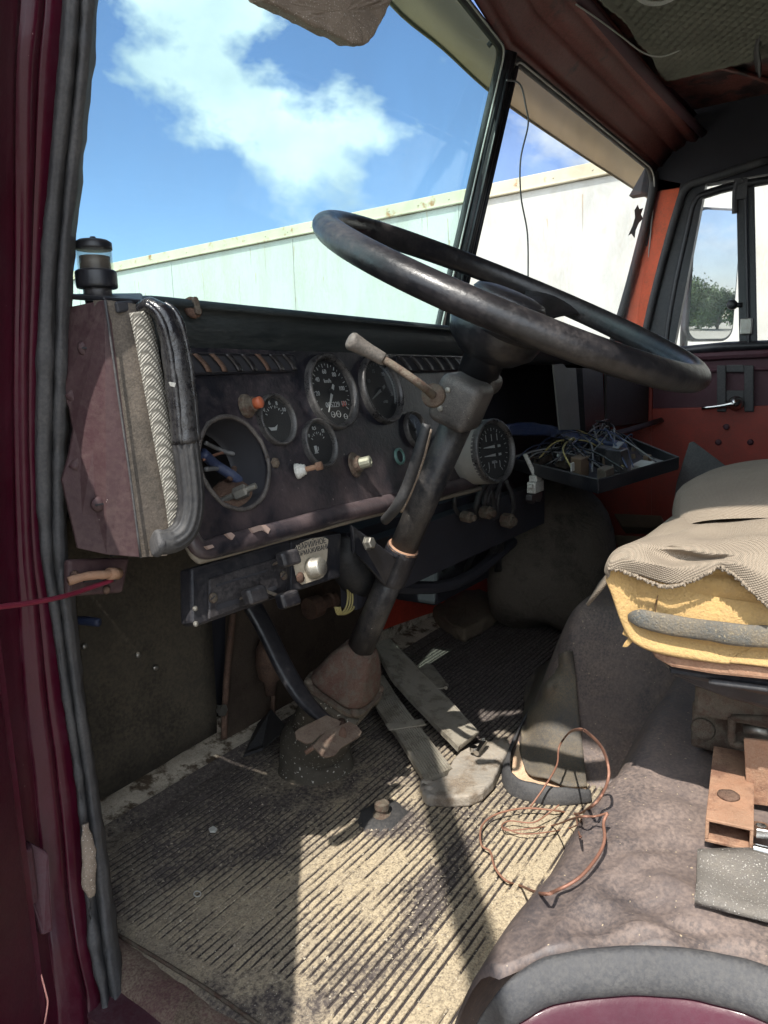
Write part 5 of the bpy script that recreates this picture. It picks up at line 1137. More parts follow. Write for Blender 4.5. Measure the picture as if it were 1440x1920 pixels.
b = MB(); b.lathe([(.011, 0), (.012, .008), (.009, .015), (0, .016)], oZ(800, 1480, FZ+.012), (.1, 0, 1), 14); b.tube([oZ(793, 1478, FZ+.02), oZ(812, 1484, FZ+.022)], .008, 10); tag(b.obj('cast_knuckle', m_alu, None, smooth=True, disp=.001, dscale=90), 'rounded knuckle at the near corner of the aluminium bracket', 'casting')
b = MB(); b.tube([oZ(893, 1412, FZ+.035), oZ(908, 1392, FZ+.040)], .0055, 8); b.lathe([(.007, 0), (.007, .008)], oZ(888, 1408, FZ+.034), (0, 0, 1), 12); b.lathe([(.0045, 0), (.006, .001), (.006, .006), (0, .006)], oZ(908, 1392, FZ+.040), (.6, .4, .5), 6); tag(b.obj('pivot_bolt', m_chrome, None), 'bright pivot bolt on the aluminium bracket', 'bolt')
fs = thing('floor_switch', 'rusty foot switch stub in a torn patch of the mat', 'foot switch', oZ(716, 1525, FZ))
b = MB(); c_ = oZ(716, 1530, FZ+.004); b.lathe([(.020, 0), (.018, .004), (.010, .006), (.0095, .012), (.012, .013), (.012, .022), (.009, .024), (0, .024)], c_, (.05, 0, 1), 16); b.obj('switch_stub', m_cast, fs, disp=.0012, dscale=120)
rows = []
for k in range(25):
    a = 2*math.pi*k/24; r = .038+.010*mnoise.noise(Vector((math.cos(a)*2, math.sin(a)*2, 4))); rows.append([c_+Vector((math.cos(a)*.012, math.sin(a)*.012, .004)), c_+Vector((math.cos(a)*r*.7*1.2, math.sin(a)*r*.7, .007+.003*mnoise.noise(Vector((k, 0, 0))))), c_+Vector((math.cos(a)*r*1.25, math.sin(a)*r, .0005))])
grid('torn_rubber', rows, m_rubberd, fs, smooth=True, disp=.002, dscale=80)

# helper: first hit of a view ray with the vinyl cover or the floor
def onH(px, py, h=0.0):
    d = Vector(ray(px, py)).normalized(); t = .3
    while t < 3:
        p = d*t
        z = max(cover_h(p.x, p.y) if .5 < p.x < 2.5 and p.y < .57 else -9, FZ+.0105)+h
        if p.z <= z: return p
        t += .002
    return d*t
# gear-lever boot flap and its opening
gf = thing('boot_flap', 'torn grey rubber flap standing over the opening beside the engine cover', 'rubber flap', onH(1040, 1460))
rows = []
for fx, y0, y1, bx0, bx1 in ((0, 1296, 1412, 985, 974), (.25, 1262, 1450, 1000, 990), (.5, 1238, 1462, 1024, 1025), (.75, 1228, 1470, 1048, 1062), (1, 1222, 1478, 1074, 1100)):
    row = []
    for t in np.linspace(0, 1, 7):
        p = onH(bx0+(bx1-bx0)*t, y0+(y1-y0)*t, 0.004); row.append(p-Vector(ray(bx0, y0)).normalized()*(.012+.016*t*math.sin(fx*3.1))+Vector((0, 0, .004*math.sin(fx*9+t*4)+.006*t)))
    rows.append(row)
grid('flap_sheet', rows, mat('flap_rubber', (.075, .073, .072), .7, dust=(.26, .20, .12), dust_amt=.36, dscale=10, bump=.5, bscale=150), gf, k=4, smooth=True, solid=.004, disp=.0015, dscale=40)
pts = [(972, 1392), (962, 1425), (960, 1452), (975, 1470), (1015, 1478), (1100, 1486), (1096, 1470), (1030, 1460), (992, 1450), (982, 1420)]
b = MB(); b.prism([onH(x, y, .006) for x, y in pts], (0, 0, .003)); b.obj('cream_lining', mat('cream_rubber', (.66, .50, .33), .8, dust=(.40, .17, .11), dust_amt=.3, bump=.4), gf)
pts = [(992, 1330), (968, 1380), (952, 1420), (950, 1455), (968, 1478), (1010, 1490), (1060, 1495), (1108, 1492)]
b = MB(); b.tube([onH(x, y, .007) for x, y in pts], [.005, .009, .013, .015, .016, .016, .015, .009], 14, 5, flat=.35, up=(1, .2, 0)); b.obj('rubber_collar', m_rubber, gf, smooth=True, disp=.002, dscale=60)
# copper wire coil
hgt = lambda L: [onH(840+x/2.4, 1280+y/2.4, .004+h) for x, y, h in L]
w1 = hgt([(370, 560, .004), (440, 460, .03), (490, 370, .06), (500, 290, .085), (540, 230, .10), (590, 210, .10), (640, 235, .09), (690, 290, .07), (718, 360, .05), (722, 430, .04), (690, 510, .02), (640, 560, .008), (580, 590, .003), (480, 575, .004), (370, 565, .006), (290, 572, .006), (200, 600, .004), (150, 650, .003), (150, 730, .003), (190, 760, .003), (210, 830, .004), (260, 890, .004), (330, 915, .003), (420, 950, .003), (500, 930, .004), (600, 870, .006), (680, 770, .008), (705, 700, .010), (700, 630, .014), (718, 588, .02)])
w2 = hgt([(718, 586, .02), (660, 602, .012), (580, 606, .010), (480, 640, .006), (380, 655, .004), (265, 665, .003), (243, 640, .003), (280, 622, .004), (380, 630, .006), (450, 590, .01), (500, 550, .018)])
w3 = hgt([(250, 650, .003), (330, 680, .003), (450, 672, .004), (560, 650, .004), (600, 615, .006), (575, 590, .01), (590, 680, .004), (600, 692, .003)])
cw = thing('copper_wire', 'loose looped coil of copper coloured wire lying on the sandy mat', 'wire', (1.1, .45, FZ))
for w_, r in ((w1, .0015), (w2, .0011), (w3, .0009)): MB().tube(w_, r, 7, 5).obj('wire_strand', m_copper, cw, smooth=True)
b = MB(); ring = [oZ(370+6.5*math.cos(a), 1676+5.2*math.sin(a), FZ+.009) for a in np.linspace(0, 6.283, 25)]; b.tube(ring, .0008, 6); tag(b.obj('small_ring', m_white, None, smooth=True), 'tiny pale ring lying on the mat near the sill', 'ring')
b = MB(); b.prism([oZ(x, y, FZ+.009) for x, y in ((391, 1556), (400, 1551), (408, 1556), (404, 1562), (394, 1562))], (0, 0, .003)); tag(b.obj('pebble', m_white, None, bevel=.001), 'flat pale pebble on the shaded ribs of the mat', 'pebble')

# ------------------------------------------------------------------ passenger side clutter
pdsh = thing('passenger_dashboard', 'dark gutted passenger side of the dashboard with a blank glovebox panel', 'dashboard', (2.1, .8, -.1))
b = MB(); b.box((1.98, .93, -.09), (1.40, .03, .30)); b.obj('cavity_back', m_mdark, pdsh)
b = MB(); b.prism([(1.24, .66, .075), (2.68, .66, .075), (2.68, .95, .075), (1.24, .95, .075)], (0, 0, -.03)); b.obj('top_shelf', m_hood, pdsh, bevel=.006)
b = MB(); b.prism([oY(1138, 690, .66), (2.68, .66, .045), (2.68, .66, -.16), oY(1138, 802, .66)], (0, .01, 0)); b.obj('glovebox_panel', mat('brown_black_panel', (.022, .018, .018), .55, dust=(.07, .055, .05), dust_amt=.4, bump=.4), pdsh, bevel=.003)
b = MB(); b.tube([oY(1120, 822, .62), oY(1180, 806, .62), oY(1245, 786, .62)], .010, 8, flat=.5); b.obj('panel_ledge', m_purple, pdsh, smooth=True)
b = MB(); b.prism([oY(1038, 684, .62), oY(1056, 682, .62), oY(1062, 690, .62), oY(1080, 690, .62), oY(1088, 806, .62), oY(1050, 806, .62)], (0, .004, 0)); b.obj('metal_strip', mat('grey_metal_strip', (.15, .15, .145), .5, metal=.2, dust=(.2, .19, .17), dust_amt=.3, bump=.4), pdsh)
b = MB(); b.prism([oY(1092, 690, .64), oY(1130, 692, .64), oY(1134, 812, .64), oY(1098, 812, .64)], (0, .02, 0)); b.obj('inner_bracket', m_black, pdsh)
b = MB(); b.box((1.32, .68, -.30), (.80, .03, .10)); b.box((1.2, .75, -.26), (.5, .10, .05)); b.tube([(1.0, .70, -.27), (1.3, .69, -.33), (1.55, .70, -.30), (1.8, .72, -.36)], .02, 8, 4); b.tube([(1.05, .74, -.35), (1.35, .72, -.42), (1.7, .74, -.40)], .013, 8, 4); b.obj('under_dash_ducting', m_mdark, pdsh)
for i, (x, y, r) in enumerate(((905, 960, .013), (945, 975, .016), (868, 968, .011))): MB().lathe([(r, 0), (r, .02), (r*.6, .022), (r*.6, .03), (0, .031)], oY(x, y, .64), (-.3, -1, 0), 8).obj('under_dash_valve', m_cast, pdsh, bevel=.001)
hr = MB(); rnd = random.Random(5)
for k in range(9):
    x = 860+rnd.random()*90; hr.tube([oY(x, 900, .66), oY(x+rnd.uniform(-20, 20), 950, .66), oY(x+rnd.uniform(-25, 25), 1010, .70), oY(x-30+rnd.uniform(-20, 20), 1070, .78)], .004+.003*rnd.random(), 6, 4)
tag(hr.obj('hose_tangle', m_rubberd, None, smooth=True), 'tangle of dark hoses and cables hanging behind the steering column', 'hoses')
hb = MB(); hb.box(oY(840, 1020, .88), (.34, .12, .22)); hb.box(oY(800, 1090, .93), (.20, .06, .03)); hb = hb.obj('heater_box', m_mdark, None, bevel=.012, seg=3); tag(hb, 'dark heater box on the front wall behind the steering column', 'heater')

# loose clock-like gauge hanging left of the tray
HGn = Vector((-.20, -.96, .12)).normalized(); hu = Vector((0, 0, 1)).cross(HGn).normalized()*-1; hv = HGn.cross(hu)
hu = DU-HGn*DU.dot(HGn); hu.normalize(); hv = HGn.cross(hu)
if hv.z < 0: hv = -hv
hgc = oY(924, 846, .560)
hg = thing('loose_pressure_gauge', 'loose two needle pressure gauge in a white can beside the column', 'gauge', hgc)
MB().lathe([(.057, .0), (.057, -.030), (.056, -.068), (.045, -.074), (0, -.075)], hgc, HGn, 48, cap=False).obj('white_can', mat('greyish_white_can', (.26, .26, .24), .6, dust=(.3, .28, .24), dust_amt=.3), hg, smooth=True)
gg = gauge('dial_unit', hgc, .057, hg, HGn, hu, hv, .010, needle=[(-90, (.10, .14), .62), (-90, (.10, -.12), .62)], ticks=(-150, 150, 24, .62, .72, .0006), marks=[('МПа', 180, .34, .12)])
b = MB()
for sgn, y0 in ((1, .42), (-1, -.42)):
    for dx in (-.30, -.02, .26): b.box(hgc+hu*dx*.057+hv*y0*.057+HGn*.0014, (.0016, .012, .0004), (hu, hv, HGn))
b.obj('inner_scale', m_mark, gg)

tr = thing('fuse_tray', 'dropped open tray full of relays and tangled wires', 'tray', (1.55, .5, -.2))
tA, tB, tC, tD = oZ(952, 858, -.178), oZ(1122, 900, -.180), oZ(1272, 858, -.172), oZ(1130, 800, -.150)
dn = Vector((0, 0, -.022)); e_w = .003
b = MB(); b.prism([tA+dn, tB+dn, tC+dn, tD+dn], (0, 0, -.003)); b.obj('tray_floor', m_black, tr)
tb_ = MB()
for p, q in ((tA, tB), (tB, tC), (tC, tD), (tD, tA)):
    nrm = (q-p).cross(Vector((0, 0, 1))).normalized()*.0015; tb_.prism([p+dn, q+dn, q, p], nrm)
tb_.obj('tray_sides', m_black, tr)
b = MB(); b.tube([tA, tB, tC, tD], .0024, 6); b.obj('tray_edge', m_rubber, tr)
def tp(u, v, h=0.0): return (tA*(1-u)+tB*u)*(1-v)+(tD*(1-u)+tC*u)*v+dn+Vector((0, 0, h))
rnd = random.Random(11); eU = (tB-tA).normalized(); eV = (tD-tA).normalized(); eW = Vector((0, 0, 1))
def comp(name, u, v, sx, sy, sz, m, label=None, h=0):
    k_ = MB().box(tp(u, v, sz/2+h), (sx, sy, sz), (eU+eV*rnd.uniform(-.2, .2), eV, eW+eU*rnd.uniform(-.1, .1))).obj(name, m, tr, bevel=.002)
    if label: k_['label'] = label
    return k_
comp('relay', .66, .18, .045, .05, .040, m_pcb, 'brown square relay'); comp('relay', .80, .44, .05, .05, .05, m_blackgloss, 'black relay with bright lid')
MB().box(tp(.80, .46, .056), (.024, .042, .003), (eU, eV+eW*.2, eW)).obj('relay_lid', m_steel, tr, bevel=.001)
comp('relay', .66, .46, .05, .045, .045, m_black); comp('relay', .90, .20, .04, .05, .03, m_cast); comp('fuse_block', .88, .68, .05, .075, .014, m_white, 'pale fuse block'); comp('fuse_block', .86, .90, .045, .05, .006, m_steel)
comp('relay', .82, .82, .024, .03, .020, m_pcb); comp('relay', .40, .25, .05, .05, .022, m_cast); comp('relay', .30, .45, .06, .04, .030, m_black); comp('terminal_block', .18, .2, .03, .08, .018, m_cast)
for k in range(26):
    comp('terminal', rnd.uniform(.1, .75), rnd.uniform(.05, .85), rnd.uniform(.006, .018), rnd.uniform(.006, .018), rnd.uniform(.008, .02), rnd.choice([m_white, m_cast, m_pcb, m_steel, m_black]), h=rnd.uniform(.01, .025))
for k in range(46):
    u0, v0 = rnd.uniform(-.05, .5), rnd.uniform(0, 1); u1, v1 = rnd.uniform(.2, .95), rnd.uniform(.1, .8); hh = rnd.uniform(.035, .07)
    pts = [tp(u0, v0, .02), tp(u0*.7+u1*.3+rnd.uniform(-.08, .08), v0*.7+v1*.3, hh), tp(u0*.3+u1*.7, v0*.3+v1*.7+rnd.uniform(-.12, .12), hh*.9), tp(u1, v1, .018)]
    MB().tube(pts, rnd.choice([.0013, .0018, .0022]), 6, 5).obj('wire', rnd.choice([m_wireg, m_wireg, m_wirey, m_tape, m_blue, m_tape, m_wireg]), tr, smooth=True)
for k in range(5):
    pts = [oY(950, 800+3*k, .70), oY(985, 796+4*k, .68), oY(1020, 800+3*k, .66), oY(1048, 806+k*3, .64), tp(.45+.05*k, .75, .03)]
    MB().tube(pts, .006, 8, 5).obj('blue_harness', m_blue, tr, smooth=True, disp=.002, dscale=50)
b = MB(); c_ = oY(1004, 912, .60); b.box(c_, (.048, .02, .024)); b.box(c_+Vector((0, 0, .018)), (.03, .018, .014)); b.box(c_+Vector((-.028, 0, .004)), (.01, .012, .008)); b.box(c_+Vector((.028, 0, .004)), (.01, .012, .008)); b.tube([c_+Vector((0, 0, .02)), c_+Vector((-.01, .02, .07))], .005, 8)
sw_ = thing('hanging_switch', 'white switch hanging under the open tray', 'switch', c_); b.obj('switch_body', m_white, sw_, bevel=.002); MB().prism([c_+Vector((x, -.004, z)) for x, z in ((-.03, -.014), (.03, -.014), (.032, -.026), (.018, -.036), (0, -.030), (-.018, -.036), (-.032, -.026))], (0, .014, 0)).obj('rocker', m_blackgloss, sw_, bevel=.002)

# sack, block and odd pieces on the passenger floor
bc = oX(1035, 1090, 1.86); b = MB(); prof_ = [(0, -.20), (.10, -.195), (.155, -.16), (.168, -.08), (.160, .02), (.13, .10), (.085, .16), (.04, .19), (0, .20)]
b.lathe(prof_, Vector((bc.x, bc.y, FZ+.205)), (.12, .05, 1), 48)
tag(b.obj('sack', m_bag, None, smooth=True, sub=1, disp=.045, dscale=8), 'slumped grey brown sack on the passenger floor', 'sack')
pts = [(800, 1140), (835, 1124), (900, 1122), (948, 1134), (940, 1160), (905, 1185), (872, 1200), (850, 1192), (822, 1172)]
b = MB(); b.prism([oZ(x, y+4, FZ+.012) for x, y in pts], (0, 0, .035)); o_ = b.obj('dirty_block', m_stone, None, bevel=.008, seg=3); tag(o_, 'dirty brown foam block lying on the ribbed mat beyond the pedals', 'block')
m_ = o_.modifiers.new('r', 'SUBSURF'); m_.subdivision_type = 'SIMPLE'; m_.levels = m_.render_levels = 3
tx = bpy.data.textures.new('lumps', 'CLOUDS'); tx.noise_scale = .03; md = o_.modifiers.new('d', 'DISPLACE'); md.texture = tx; md.strength = .012; md.texture_coords = 'GLOBAL'
b = MB(); b.prism([oX(x, y, 1.72) for x, y in ((1262, 950), (1268, 905), (1292, 830), (1300, 828), (1345, 862), (1392, 898), (1400, 950))], (.006, 0, 0)); tag(b.obj('rubber_sheet', m_rubber, None, bevel=.002), 'grey triangular rubber sheet standing up behind the seat', 'rubber sheet')
b = MB(); b.prism([oX(x, y, 2.2) for x, y in ((1150, 962), (1240, 966), (1245, 990), (1165, 988))], (.05, 0, -.03)); b.prism([oX(x, y, 2.1) for x, y in ((1148, 1002), (1230, 1006), (1235, 1030), (1160, 1030))], (.05, 0, -.03))
tag(b.obj('boards', m_stone, None, bevel=.004), 'two dusty board scraps in the dark corner beyond the sack', 'boards')

# ------------------------------------------------------------------ driver seat
seat = thing('driver_seat', 'ripped driver seat with bare yellow foam on a rusty pan', 'seat', (.92, .0, FZ+.24))
def side(pts, X): return [oX(x, y, X) for x, y in pts]
S = side([(1142, 1066), (1138, 1085), (1147, 1112), (1156, 1142), (1165, 1168), (1180, 1196), (1206, 1212), (1245, 1222), (1300, 1233), (1360, 1243), (1440, 1250)], .67)+[Vector((.67, -.20, -.235)), Vector((.67, -.34, -.22)), Vector((.67, -.36, -.19)), Vector((.67, -.34, -.172)), Vector((.67, -.20, -.166))]+side([(1440, 1078), (1360, 1068), (1290, 1060), (1230, 1056), (1180, 1054)], .67)
P_, _ = spline(S+[S[0]], [0]*(len(S)+1), 5); P_ = P_[:-1]; cen = Vector((.67, -.06, -.19)); rows = []
for X, sc_, in ((.676, .03), (.673, .18), (.671, .36), (.670, .52), (.671, .66), (.674, .78), (.670, .90), (.668, .955), (.668, .985), (.675, 1.0), (.72, 1.01), (1.10, 1.01), (1.15, 1.0), (1.165, .97), (1.168, .9), (1.165, .8)):
    row = []
    for p in P_:
        q = cen+(p-cen)*sc_; q = Vector((X, cen.y+(p.y-cen.y)*(1-(1-sc_)*.35), cen.z+(p.z-cen.z)*sc_)); row.append(q)
    rows.append(row+[row[0]])
fm = grid('foam_cushion', rows, m_foam, seat, k=2, smooth=True, disp=.0045, dscale=14)
b = MB(); pts = [oX(1178, 1158, .668), oX(1200, 1160, .664), oX(1260, 1172, .663), oX(1330, 1182, .663), oX(1440, 1195, .663), Vector((.663, -.1, -.20)), Vector((.665, -.30, -.19))]; b.tube(pts, [.003, .0085, .0095, .0095, .0095, .0095, .009], 14, 5, flat=.42, up=(0, 0, 1)); b.obj('sprayed_piping', m_foamgrey, seat, smooth=True, disp=.001, dscale=60)
pts = [(1170, 1178), (1166, 1190), (1178, 1196), (1170, 1206), (1166, 1214), (1176, 1214), (1186, 1204), (1200, 1200), (1212, 1206), (1205, 1192), (1188, 1184)]
b = MB(); b.prism(side(pts, .672), (.006, 0, 0)); b.obj('foam_shred', m_foam, seat, bevel=.001)
# crack in the foam, a thin strip with its shade in the colour
b = MB(); b.tube(side([(1234, 1116), (1231, 1126), (1229, 1140), (1229, 1150)], .667), [.0003, .0008, .0008, .0004], 5, 3); b.obj('foam_crack', mat('foam_shadow_crack', (.12, .07, .03), .9), seat)
# pan rim and pan
def band(name, up, lo, X0, X1, m, **kw):
    return MB().prism(side(up, X0)+[Vector((X0, -.34, -.24)), Vector((X0, -.34, -.25))]+side(lo, X0)[::-1], (X1-X0, 0, 0)).obj(name, m, seat, **kw)
band('pan_rim', [(1216, 1213), (1250, 1225), (1300, 1235), (1440, 1252)], [(1226, 1234), (1258, 1252), (1340, 1266), (1440, 1276)], .672, 1.15, m_rustl, bevel=.003)
MB().prism(side([(1228, 1232), (1260, 1250), (1340, 1264), (1440, 1274)], .685)+[Vector((.685, -.33, -.255)), Vector((.685, -.33, -.30))]+side([(1440, 1334), (1370, 1314), (1300, 1288), (1262, 1268)], .70), (.44, 0, 0)).obj('seat_pan', m_black, seat, bevel=.006, seg=3)
b = MB(); b.tube(side([(1330, 1278), (1380, 1284), (1440, 1292)], .682), .003, 6, 3); b.obj('pan_rib', m_rubber, seat, smooth=True)
# cloth hanging over the foam
hem = [(1141, 1078, .668), (1144, 1066, .660), (1166, 1067, .660), (1195, 1079, .655), (1228, 1092, .654), (1255, 1097, .652), (1288, 1090, .654), (1320, 1076, .656), (1347, 1062, .658), (1362, 1066, .655), (1388, 1084, .652), (1410, 1106, .650), (1440, 1131, .650), (1490, 1150, .65)]
mid = [(1137, 1072, .672), (1146, 1052, .664), (1168, 1048, .660), (1198, 1052, .652), (1230, 1056, .650), (1260, 1060, .652), (1290, 1060, .658), (1322, 1056, .660), (1348, 1052, .660), (1366, 1054, .654), (1392, 1060, .650), (1416, 1072, .648), (1444, 1086, .648), (1490, 1100, .65)]
fo = [(1139, 1058, .685), (1150, 1040, .678), (1174, 1030, .672), (1204, 1030, .668), (1234, 1038, .672), (1264, 1044, .676), (1294, 1046, .676), (1326, 1048, .670), (1352, 1046, .666), (1370, 1046, .660), (1396, 1046, .655), (1420, 1050, .655), (1446, 1058, .655), (1492, 1066, .655)]
f2 = [(1142, 1052, .70), (1156, 1032, .695), (1182, 1020, .688), (1212, 1018, .680), (1240, 1024, .678), (1268, 1028, .672), (1298, 1032, .668), (1330, 1036, .664), (1356, 1036, .662), (1374, 1034, .664), (1400, 1030, .664), (1422, 1030, .664), (1448, 1034, .664), (1492, 1038, .664)]
tp_ = [(1146, 1046, .73), (1164, 1028, .73), (1196, 1014, .72), (1222, 1008, .715), (1248, 1008, .71), (1274, 1010, .70), (1302, 1014, .69), (1332, 1018, .688), (1358, 1018, .688), (1378, 1016, .69), (1402, 1012, .69), (1424, 1010, .69), (1450, 1012, .69), (1492, 1016, .69)]
t4 = [(1160, 1046, .88), (1184, 1026, .87), (1214, 1008, .85), (1236, 1000, .83), (1258, 994, .80), (1282, 988, .79), (1306, 982, .78), (1336, 978, .78), (1362, 976, .78), (1382, 974, .78), (1406, 972, .78), (1428, 972, .78), (1454, 972, .78), (1492, 972, .78)]
t3 = [(1150, 1044, .80), (1170, 1026, .79), (1200, 1012, .78), (1226, 1006, .76), (1252, 1002, .75), (1278, 1000, .74), (1304, 1000, .73), (1334, 1000, .73), (1360, 1000, .73), (1380, 998, .73), (1404, 996, .73), (1426, 996, .73), (1452, 996, .73), (1492, 996, .73)]
rows = [[oX(*q) for q in r] for r in (hem, mid, fo, f2, tp_, t3, t4)]
cl = grid('seat_cloth', rows, m_cloth, None, k=7, smooth=True, solid=.0035, disp=.0055, dscale=21); tag(cl, 'rumpled beige woven cloth with frayed hem draped over the foam', 'cloth')
b = MB(); P_, _ = spline([oX(*q) for q in hem], [0]*len(hem), 26); rnd = random.Random(2)
for i, p in enumerate(P_):
    if i % 2: continue
    j = Vector((rnd.uniform(-.002, .001), rnd.uniform(-.002, .002), rnd.uniform(-.0035, .001))); b.tube([p, p+j*.6+Vector((-.001, 0, -.0012)), p+j], [.0011, .0013, .0005], 5)
fr = b.obj('frayed_hem', m_cloth, cl, smooth=True); fr['kind'] = 'stuff'
rows = []
for i in range(13):
    X = .69+.485*i/12; row = []
    for j in range(22):
        t = j/21; Y = -.34+.564*t; z = -.1550-.05*max(0, (t-.9)/.1)**2-.02*max(0, (X-1.12)/.055)**2-.012*max(0, (.72-X)/.03); row.append((X, Y-.0*t, z+.002*mnoise.noise(Vector((X*12, Y*12, 0)))))
    rows.append(row)
tpc = grid('cushion_top', rows, m_cloth, seat, smooth=True, solid=.003)
# upper cushion
rows = []
for i in range(15):
    X = .725+.44*i/14; e = math.sin(math.pi*min(1, (i+.35)/14.7)); row = []
    for k in range(17):
        a = math.pi*k/16; yc = -.04; hy = .232*(.78+.22*e); row.append((X, yc+hy*spw(math.cos(a), 2.6), -.150+.052*(.35+.65*e**.6)*spw(math.sin(a), 3.0)+.01*(1-e)*0))
    rows.append(row)
rows = [[Vector(p)*1.13 for p in r] for r in rows]
uc = grid('upper_cushion', rows, m_cloth, seat, k=2, smooth=True, disp=.003, dscale=10); uc['label'] = 'fabric covered upper cushion'
cap_ = thing('piped_pad', 'dark pad with black piped edge lying behind the seat cushion', 'pad', (1.3, .1, -.16))
R1 = [oX(x, y, X) for x, y, X in ((1310, 950, 1.24), (1298, 940, 1.24), (1304, 925, 1.26), (1335, 908, 1.30), (1385, 896, 1.36), (1440, 892, 1.42), (1520, 892, 1.5), (1600, 920, 1.5), (1560, 985, 1.3), (1420, 975, 1.2))]
b = MB(); b.tube(R1+[R1[0]], .010, 10, 6); b.obj('piping', m_black, cap_, smooth=True)
P_, _ = spline(R1+[R1[0]], [0]*(len(R1)+1), 6); cc_ = sum(R1, Vector())/len(R1)
grid('pad_top', [[p, p.lerp(cc_, .25)+Vector((0, 0, .010)), p.lerp(cc_, .6)+Vector((0, 0, .014)), cc_+Vector((0, 0, .014))] for p in P_], m_clothg, cap_, smooth=True, disp=.003, dscale=30)
grid('pad_base', [[p, p+Vector((0, 0, -.05))] for p in P_], m_black, cap_, smooth=True)

# seat runners on the step
sm = thing('seat_mount', 'dark greasy seat mount with slotted adjuster under the seat', 'seat mount', (.95, .05, -.418))
b = MB(); b.prism([Vector((.84, .165, z)) for z in (0,)]+[], (0, 0, 0)) if 0 else None
b = MB(); b.box((.955, .03, -.385), (.24, .24, .055)); b.obj('mount_plate', m_cast, sm, bevel=.004)
b = MB(); b.box((.92, .03, -.336), (.26, .22, .035)); b.box((.92, .03, -.300), (.2, .16, .04)); b.obj('spring_box', m_cast, sm, bevel=.004)
MB().lathe([(.013, 0), (.012, .002), (.010, .0025), (0, .0025)], oX(1318, 1367, .834), (-1, 0, 0), 20).obj('pivot_disc', m_cast, sm, smooth=True)
b = MB(); b.tube(side([(1372, 1345), (1372, 1385), (1380, 1396), (1440, 1400)], .790), .004, 8, 4); b.tube(side([(1372, 1345), (1440, 1348)], .790), .004, 8); b.obj('adjuster_loop', m_cast, sm, smooth=True)
b = MB(); b.tube(side([(1395, 1366), (1440, 1372)], .80), .006, 8); b.obj('adjuster_pin', m_steel, sm, smooth=True)
ch = thing('rusty_channel', 'open ended rusty steel channel standing on the step', 'steel channel', (.7, .09, -.418))
z0 = -.4135; q0 = oZ(1321, 1578, z0); q1 = oZ(1411, 1599, z0); hh = Vector((0, 0, .020)); L_ = Vector((.145, .018, 0)); tk = .003
yv = (q1-q0).normalized(); nn = Vector((0, 0, 1))
b = MB(); 
b.prism([q0, q1, q1+nn*tk, q0+nn*tk], L_); b.prism([q0+nn*tk*1.01, q0+yv*tk+nn*tk*1.01, q0+yv*tk+hh, q0+hh], L_); b.prism([q1-yv*tk+nn*tk*1.01, q1+nn*tk*1.01, q1+hh, q1-yv*tk+hh], L_); b.prism([q0+hh*1.001, q1+hh*1.001, q1+hh+nn*tk, q0+hh+nn*tk], L_)
b.obj('channel_body', m_rustl, ch, bevel=.0008)
MB().lathe([(.010, 0), (.0095, .002), (.005, .0025), (0, .001)], q0.lerp(q1, .45)+hh+nn*tk+L_*.32, (0, 0, 1), 16).obj('weld_spot', m_rust, ch, smooth=True, disp=.0008, dscale=150)
b = MB(); b.prism(side([(1394, 1385), (1460, 1392), (1462, 1518), (1440, 1512), (1406, 1508), (1398, 1460)], .745), (.004, 0, .0)); tag(b.obj('steel_strap', m_rustl, None, bevel=.001), 'brown rusted steel strap hanging beside the rusty channel', 'strap')
nb = oZ(1426, 1566, -.405); b = MB(); b.lathe([(.0085, 0), (.0095, .001), (.0095, .008), (.0085, .009), (.005, .0092), (.005, .004)], nb, (.1, 0, 1), 6); tag(b.obj('hex_nut', m_chrome, None), 'bright hex nut beside the rusty channel', 'nut')
b = MB(); P_ = [oZ(1412, 1590, -.408).lerp(oZ(1500, 1612, -.408), i/60) for i in range(61)]; b.tube(P_, [.0046 if i % 2 else .0040 for i in range(61)], 12); tag(b.obj('threaded_bolt', m_chrome, None, smooth=True), 'bright threaded bolt lying beside the rusty channel', 'bolt')
rows = []
for i in range(9):
    t = i/8; a_ = (1305, 1602+12*0); L0 = (1307+(-4)*t, 1602+94*t); R0 = (1520, 1600+150*t); rows.append([onH(L0[0]+(R0[0]-L0[0])*s, L0[1]+(R0[1]-L0[1])*s, .006+.0015*mnoise.noise(Vector((s*9, t*9, 0)))) for s in [j/10 for j in range(11)]])
tag(grid('foam_pad', rows, m_greyfoam, None, smooth=True, solid=.006), 'thin glittery grey foam pad lying on the vinyl at the lower right', 'foam pad')

# ------------------------------------------------------------------ things hanging under the roof
ivp = thing('inner_visor', 'ragged sandy foam sun visor pad hanging at the top of the windshield', 'visor pad', (.85, .55, .5))
rows = []
top_ = [(470, -50), (530, -55), (600, -60), (670, -60), (745, -60)]; bot_ = [(497, 0), (560, 34), (620, 62), (660, 82), (688, 88), (700, 72), (722, 34), (742, -10)]
b = MB(); b.prism([oY(x, y, .53) for x, y in bot_+[(760, -60), (450, -60)]], (0, .022, .004)); o_ = b.obj('pad', m_tanfoam, ivp, bevel=.004, seg=3)
for px_ in (520, 690):
    a_ = oY(px_, -30, .541); MB().tube([a_, a_+Vector((0, -.01, .12)), Vector((a_.x, .60, .80))], .005, 8, 3).obj('hanger_arm', m_black, ivp, smooth=True)
if 0: tag(o_, 'ragged sandy foam sun visor pad hanging at the top of the windshield', 'visor pad')
m_ = o_.modifiers.new('r', 'SUBSURF'); m_.subdivision_type = 'SIMPLE'; m_.levels = m_.render_levels = 3
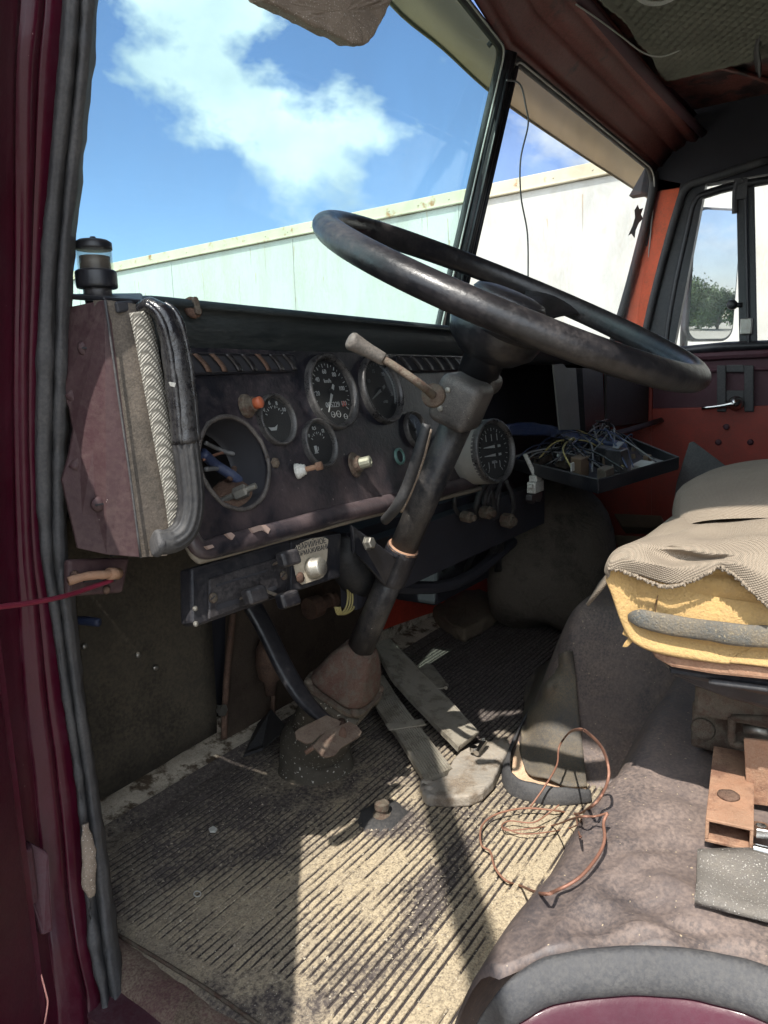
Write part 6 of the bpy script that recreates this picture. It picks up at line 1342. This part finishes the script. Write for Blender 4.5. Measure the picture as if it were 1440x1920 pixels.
tx2 = bpy.data.textures.new('lumps2', 'CLOUDS'); tx2.noise_scale = .02; md = o_.modifiers.new('d', 'DISPLACE'); md.texture = tx2; md.strength = .006; md.texture_coords = 'GLOBAL'
b = MB(); b.tube([oY(950, 150, .70), oY(975, 158, .69), oY(986, 200, .685), oY(990, 235, .685), oY(976, 300, .69), oY(977, 370, .70), oY(989, 440, .71), oY(990, 530, .72)], .0019, 7, 8); tag(b.obj('hanging_wire', m_wireg, None, smooth=True), 'thin grey wire hanging from the top of the windshield divider', 'wire')
b = MB(); b.tube([oZ(1080, 8, .785), oZ(1120, 35, .785), oZ(1165, 68, .785), oZ(1205, 98, .78), oZ(1240, 106, .78), oZ(1276, 94, .785)], .0018, 7, 8); tag(b.obj('roof_wire', m_white, None, smooth=True), 'thin pale wire looping across the roof lining', 'wire')
b = MB()
for k in range(3): b.tube([oZ(1170, -30-3*k, .78), oZ(1200, -4+3*k, .78), oZ(1240, 4+2*k, .78), oZ(1290, -14-k, .78)], .0022, 7, 6)
tag(b.obj('coiled_wire', m_white, None, smooth=True), 'pale coiled cable at the upper edge under the roof', 'wire')
b = MB(); pts = [(1196, 384), (1199, 392), (1206, 390), (1202, 402), (1206, 410), (1198, 418), (1192, 432), (1190, 446), (1184, 438), (1178, 442), (1186, 424), (1191, 408), (1190, 394)]; b.prism([oY(x, y, .668) for x, y in pts], (0, .0008, 0)); tag(b.obj('torn_sticker', m_wireg, None), 'ragged dark scrap stuck to the right edge of the windshield', 'sticker')
b = MB(); b.tube([oZ(1425, 60, .80), oZ(1418, 90, .79), oZ(1422, 120, .775), oZ(1424, 145, .765)], [.003, .006, .009, .004], 8, 4); tag(b.obj('sealant_drip', m_black, None, smooth=True, disp=.003, dscale=90), 'black drip of sealant hanging from the roof at the upper right', 'drip')
b = MB(); b.prism([Vector((2.66, .64, -.02)), Vector((2.76, .76, -.02)), Vector((2.76, .76, .13)), Vector((2.70, .70, .13)), Vector((2.62, .68, .10))], (.06, .10, 0)); b.obj('corner_filler', m_redpaint, cab)
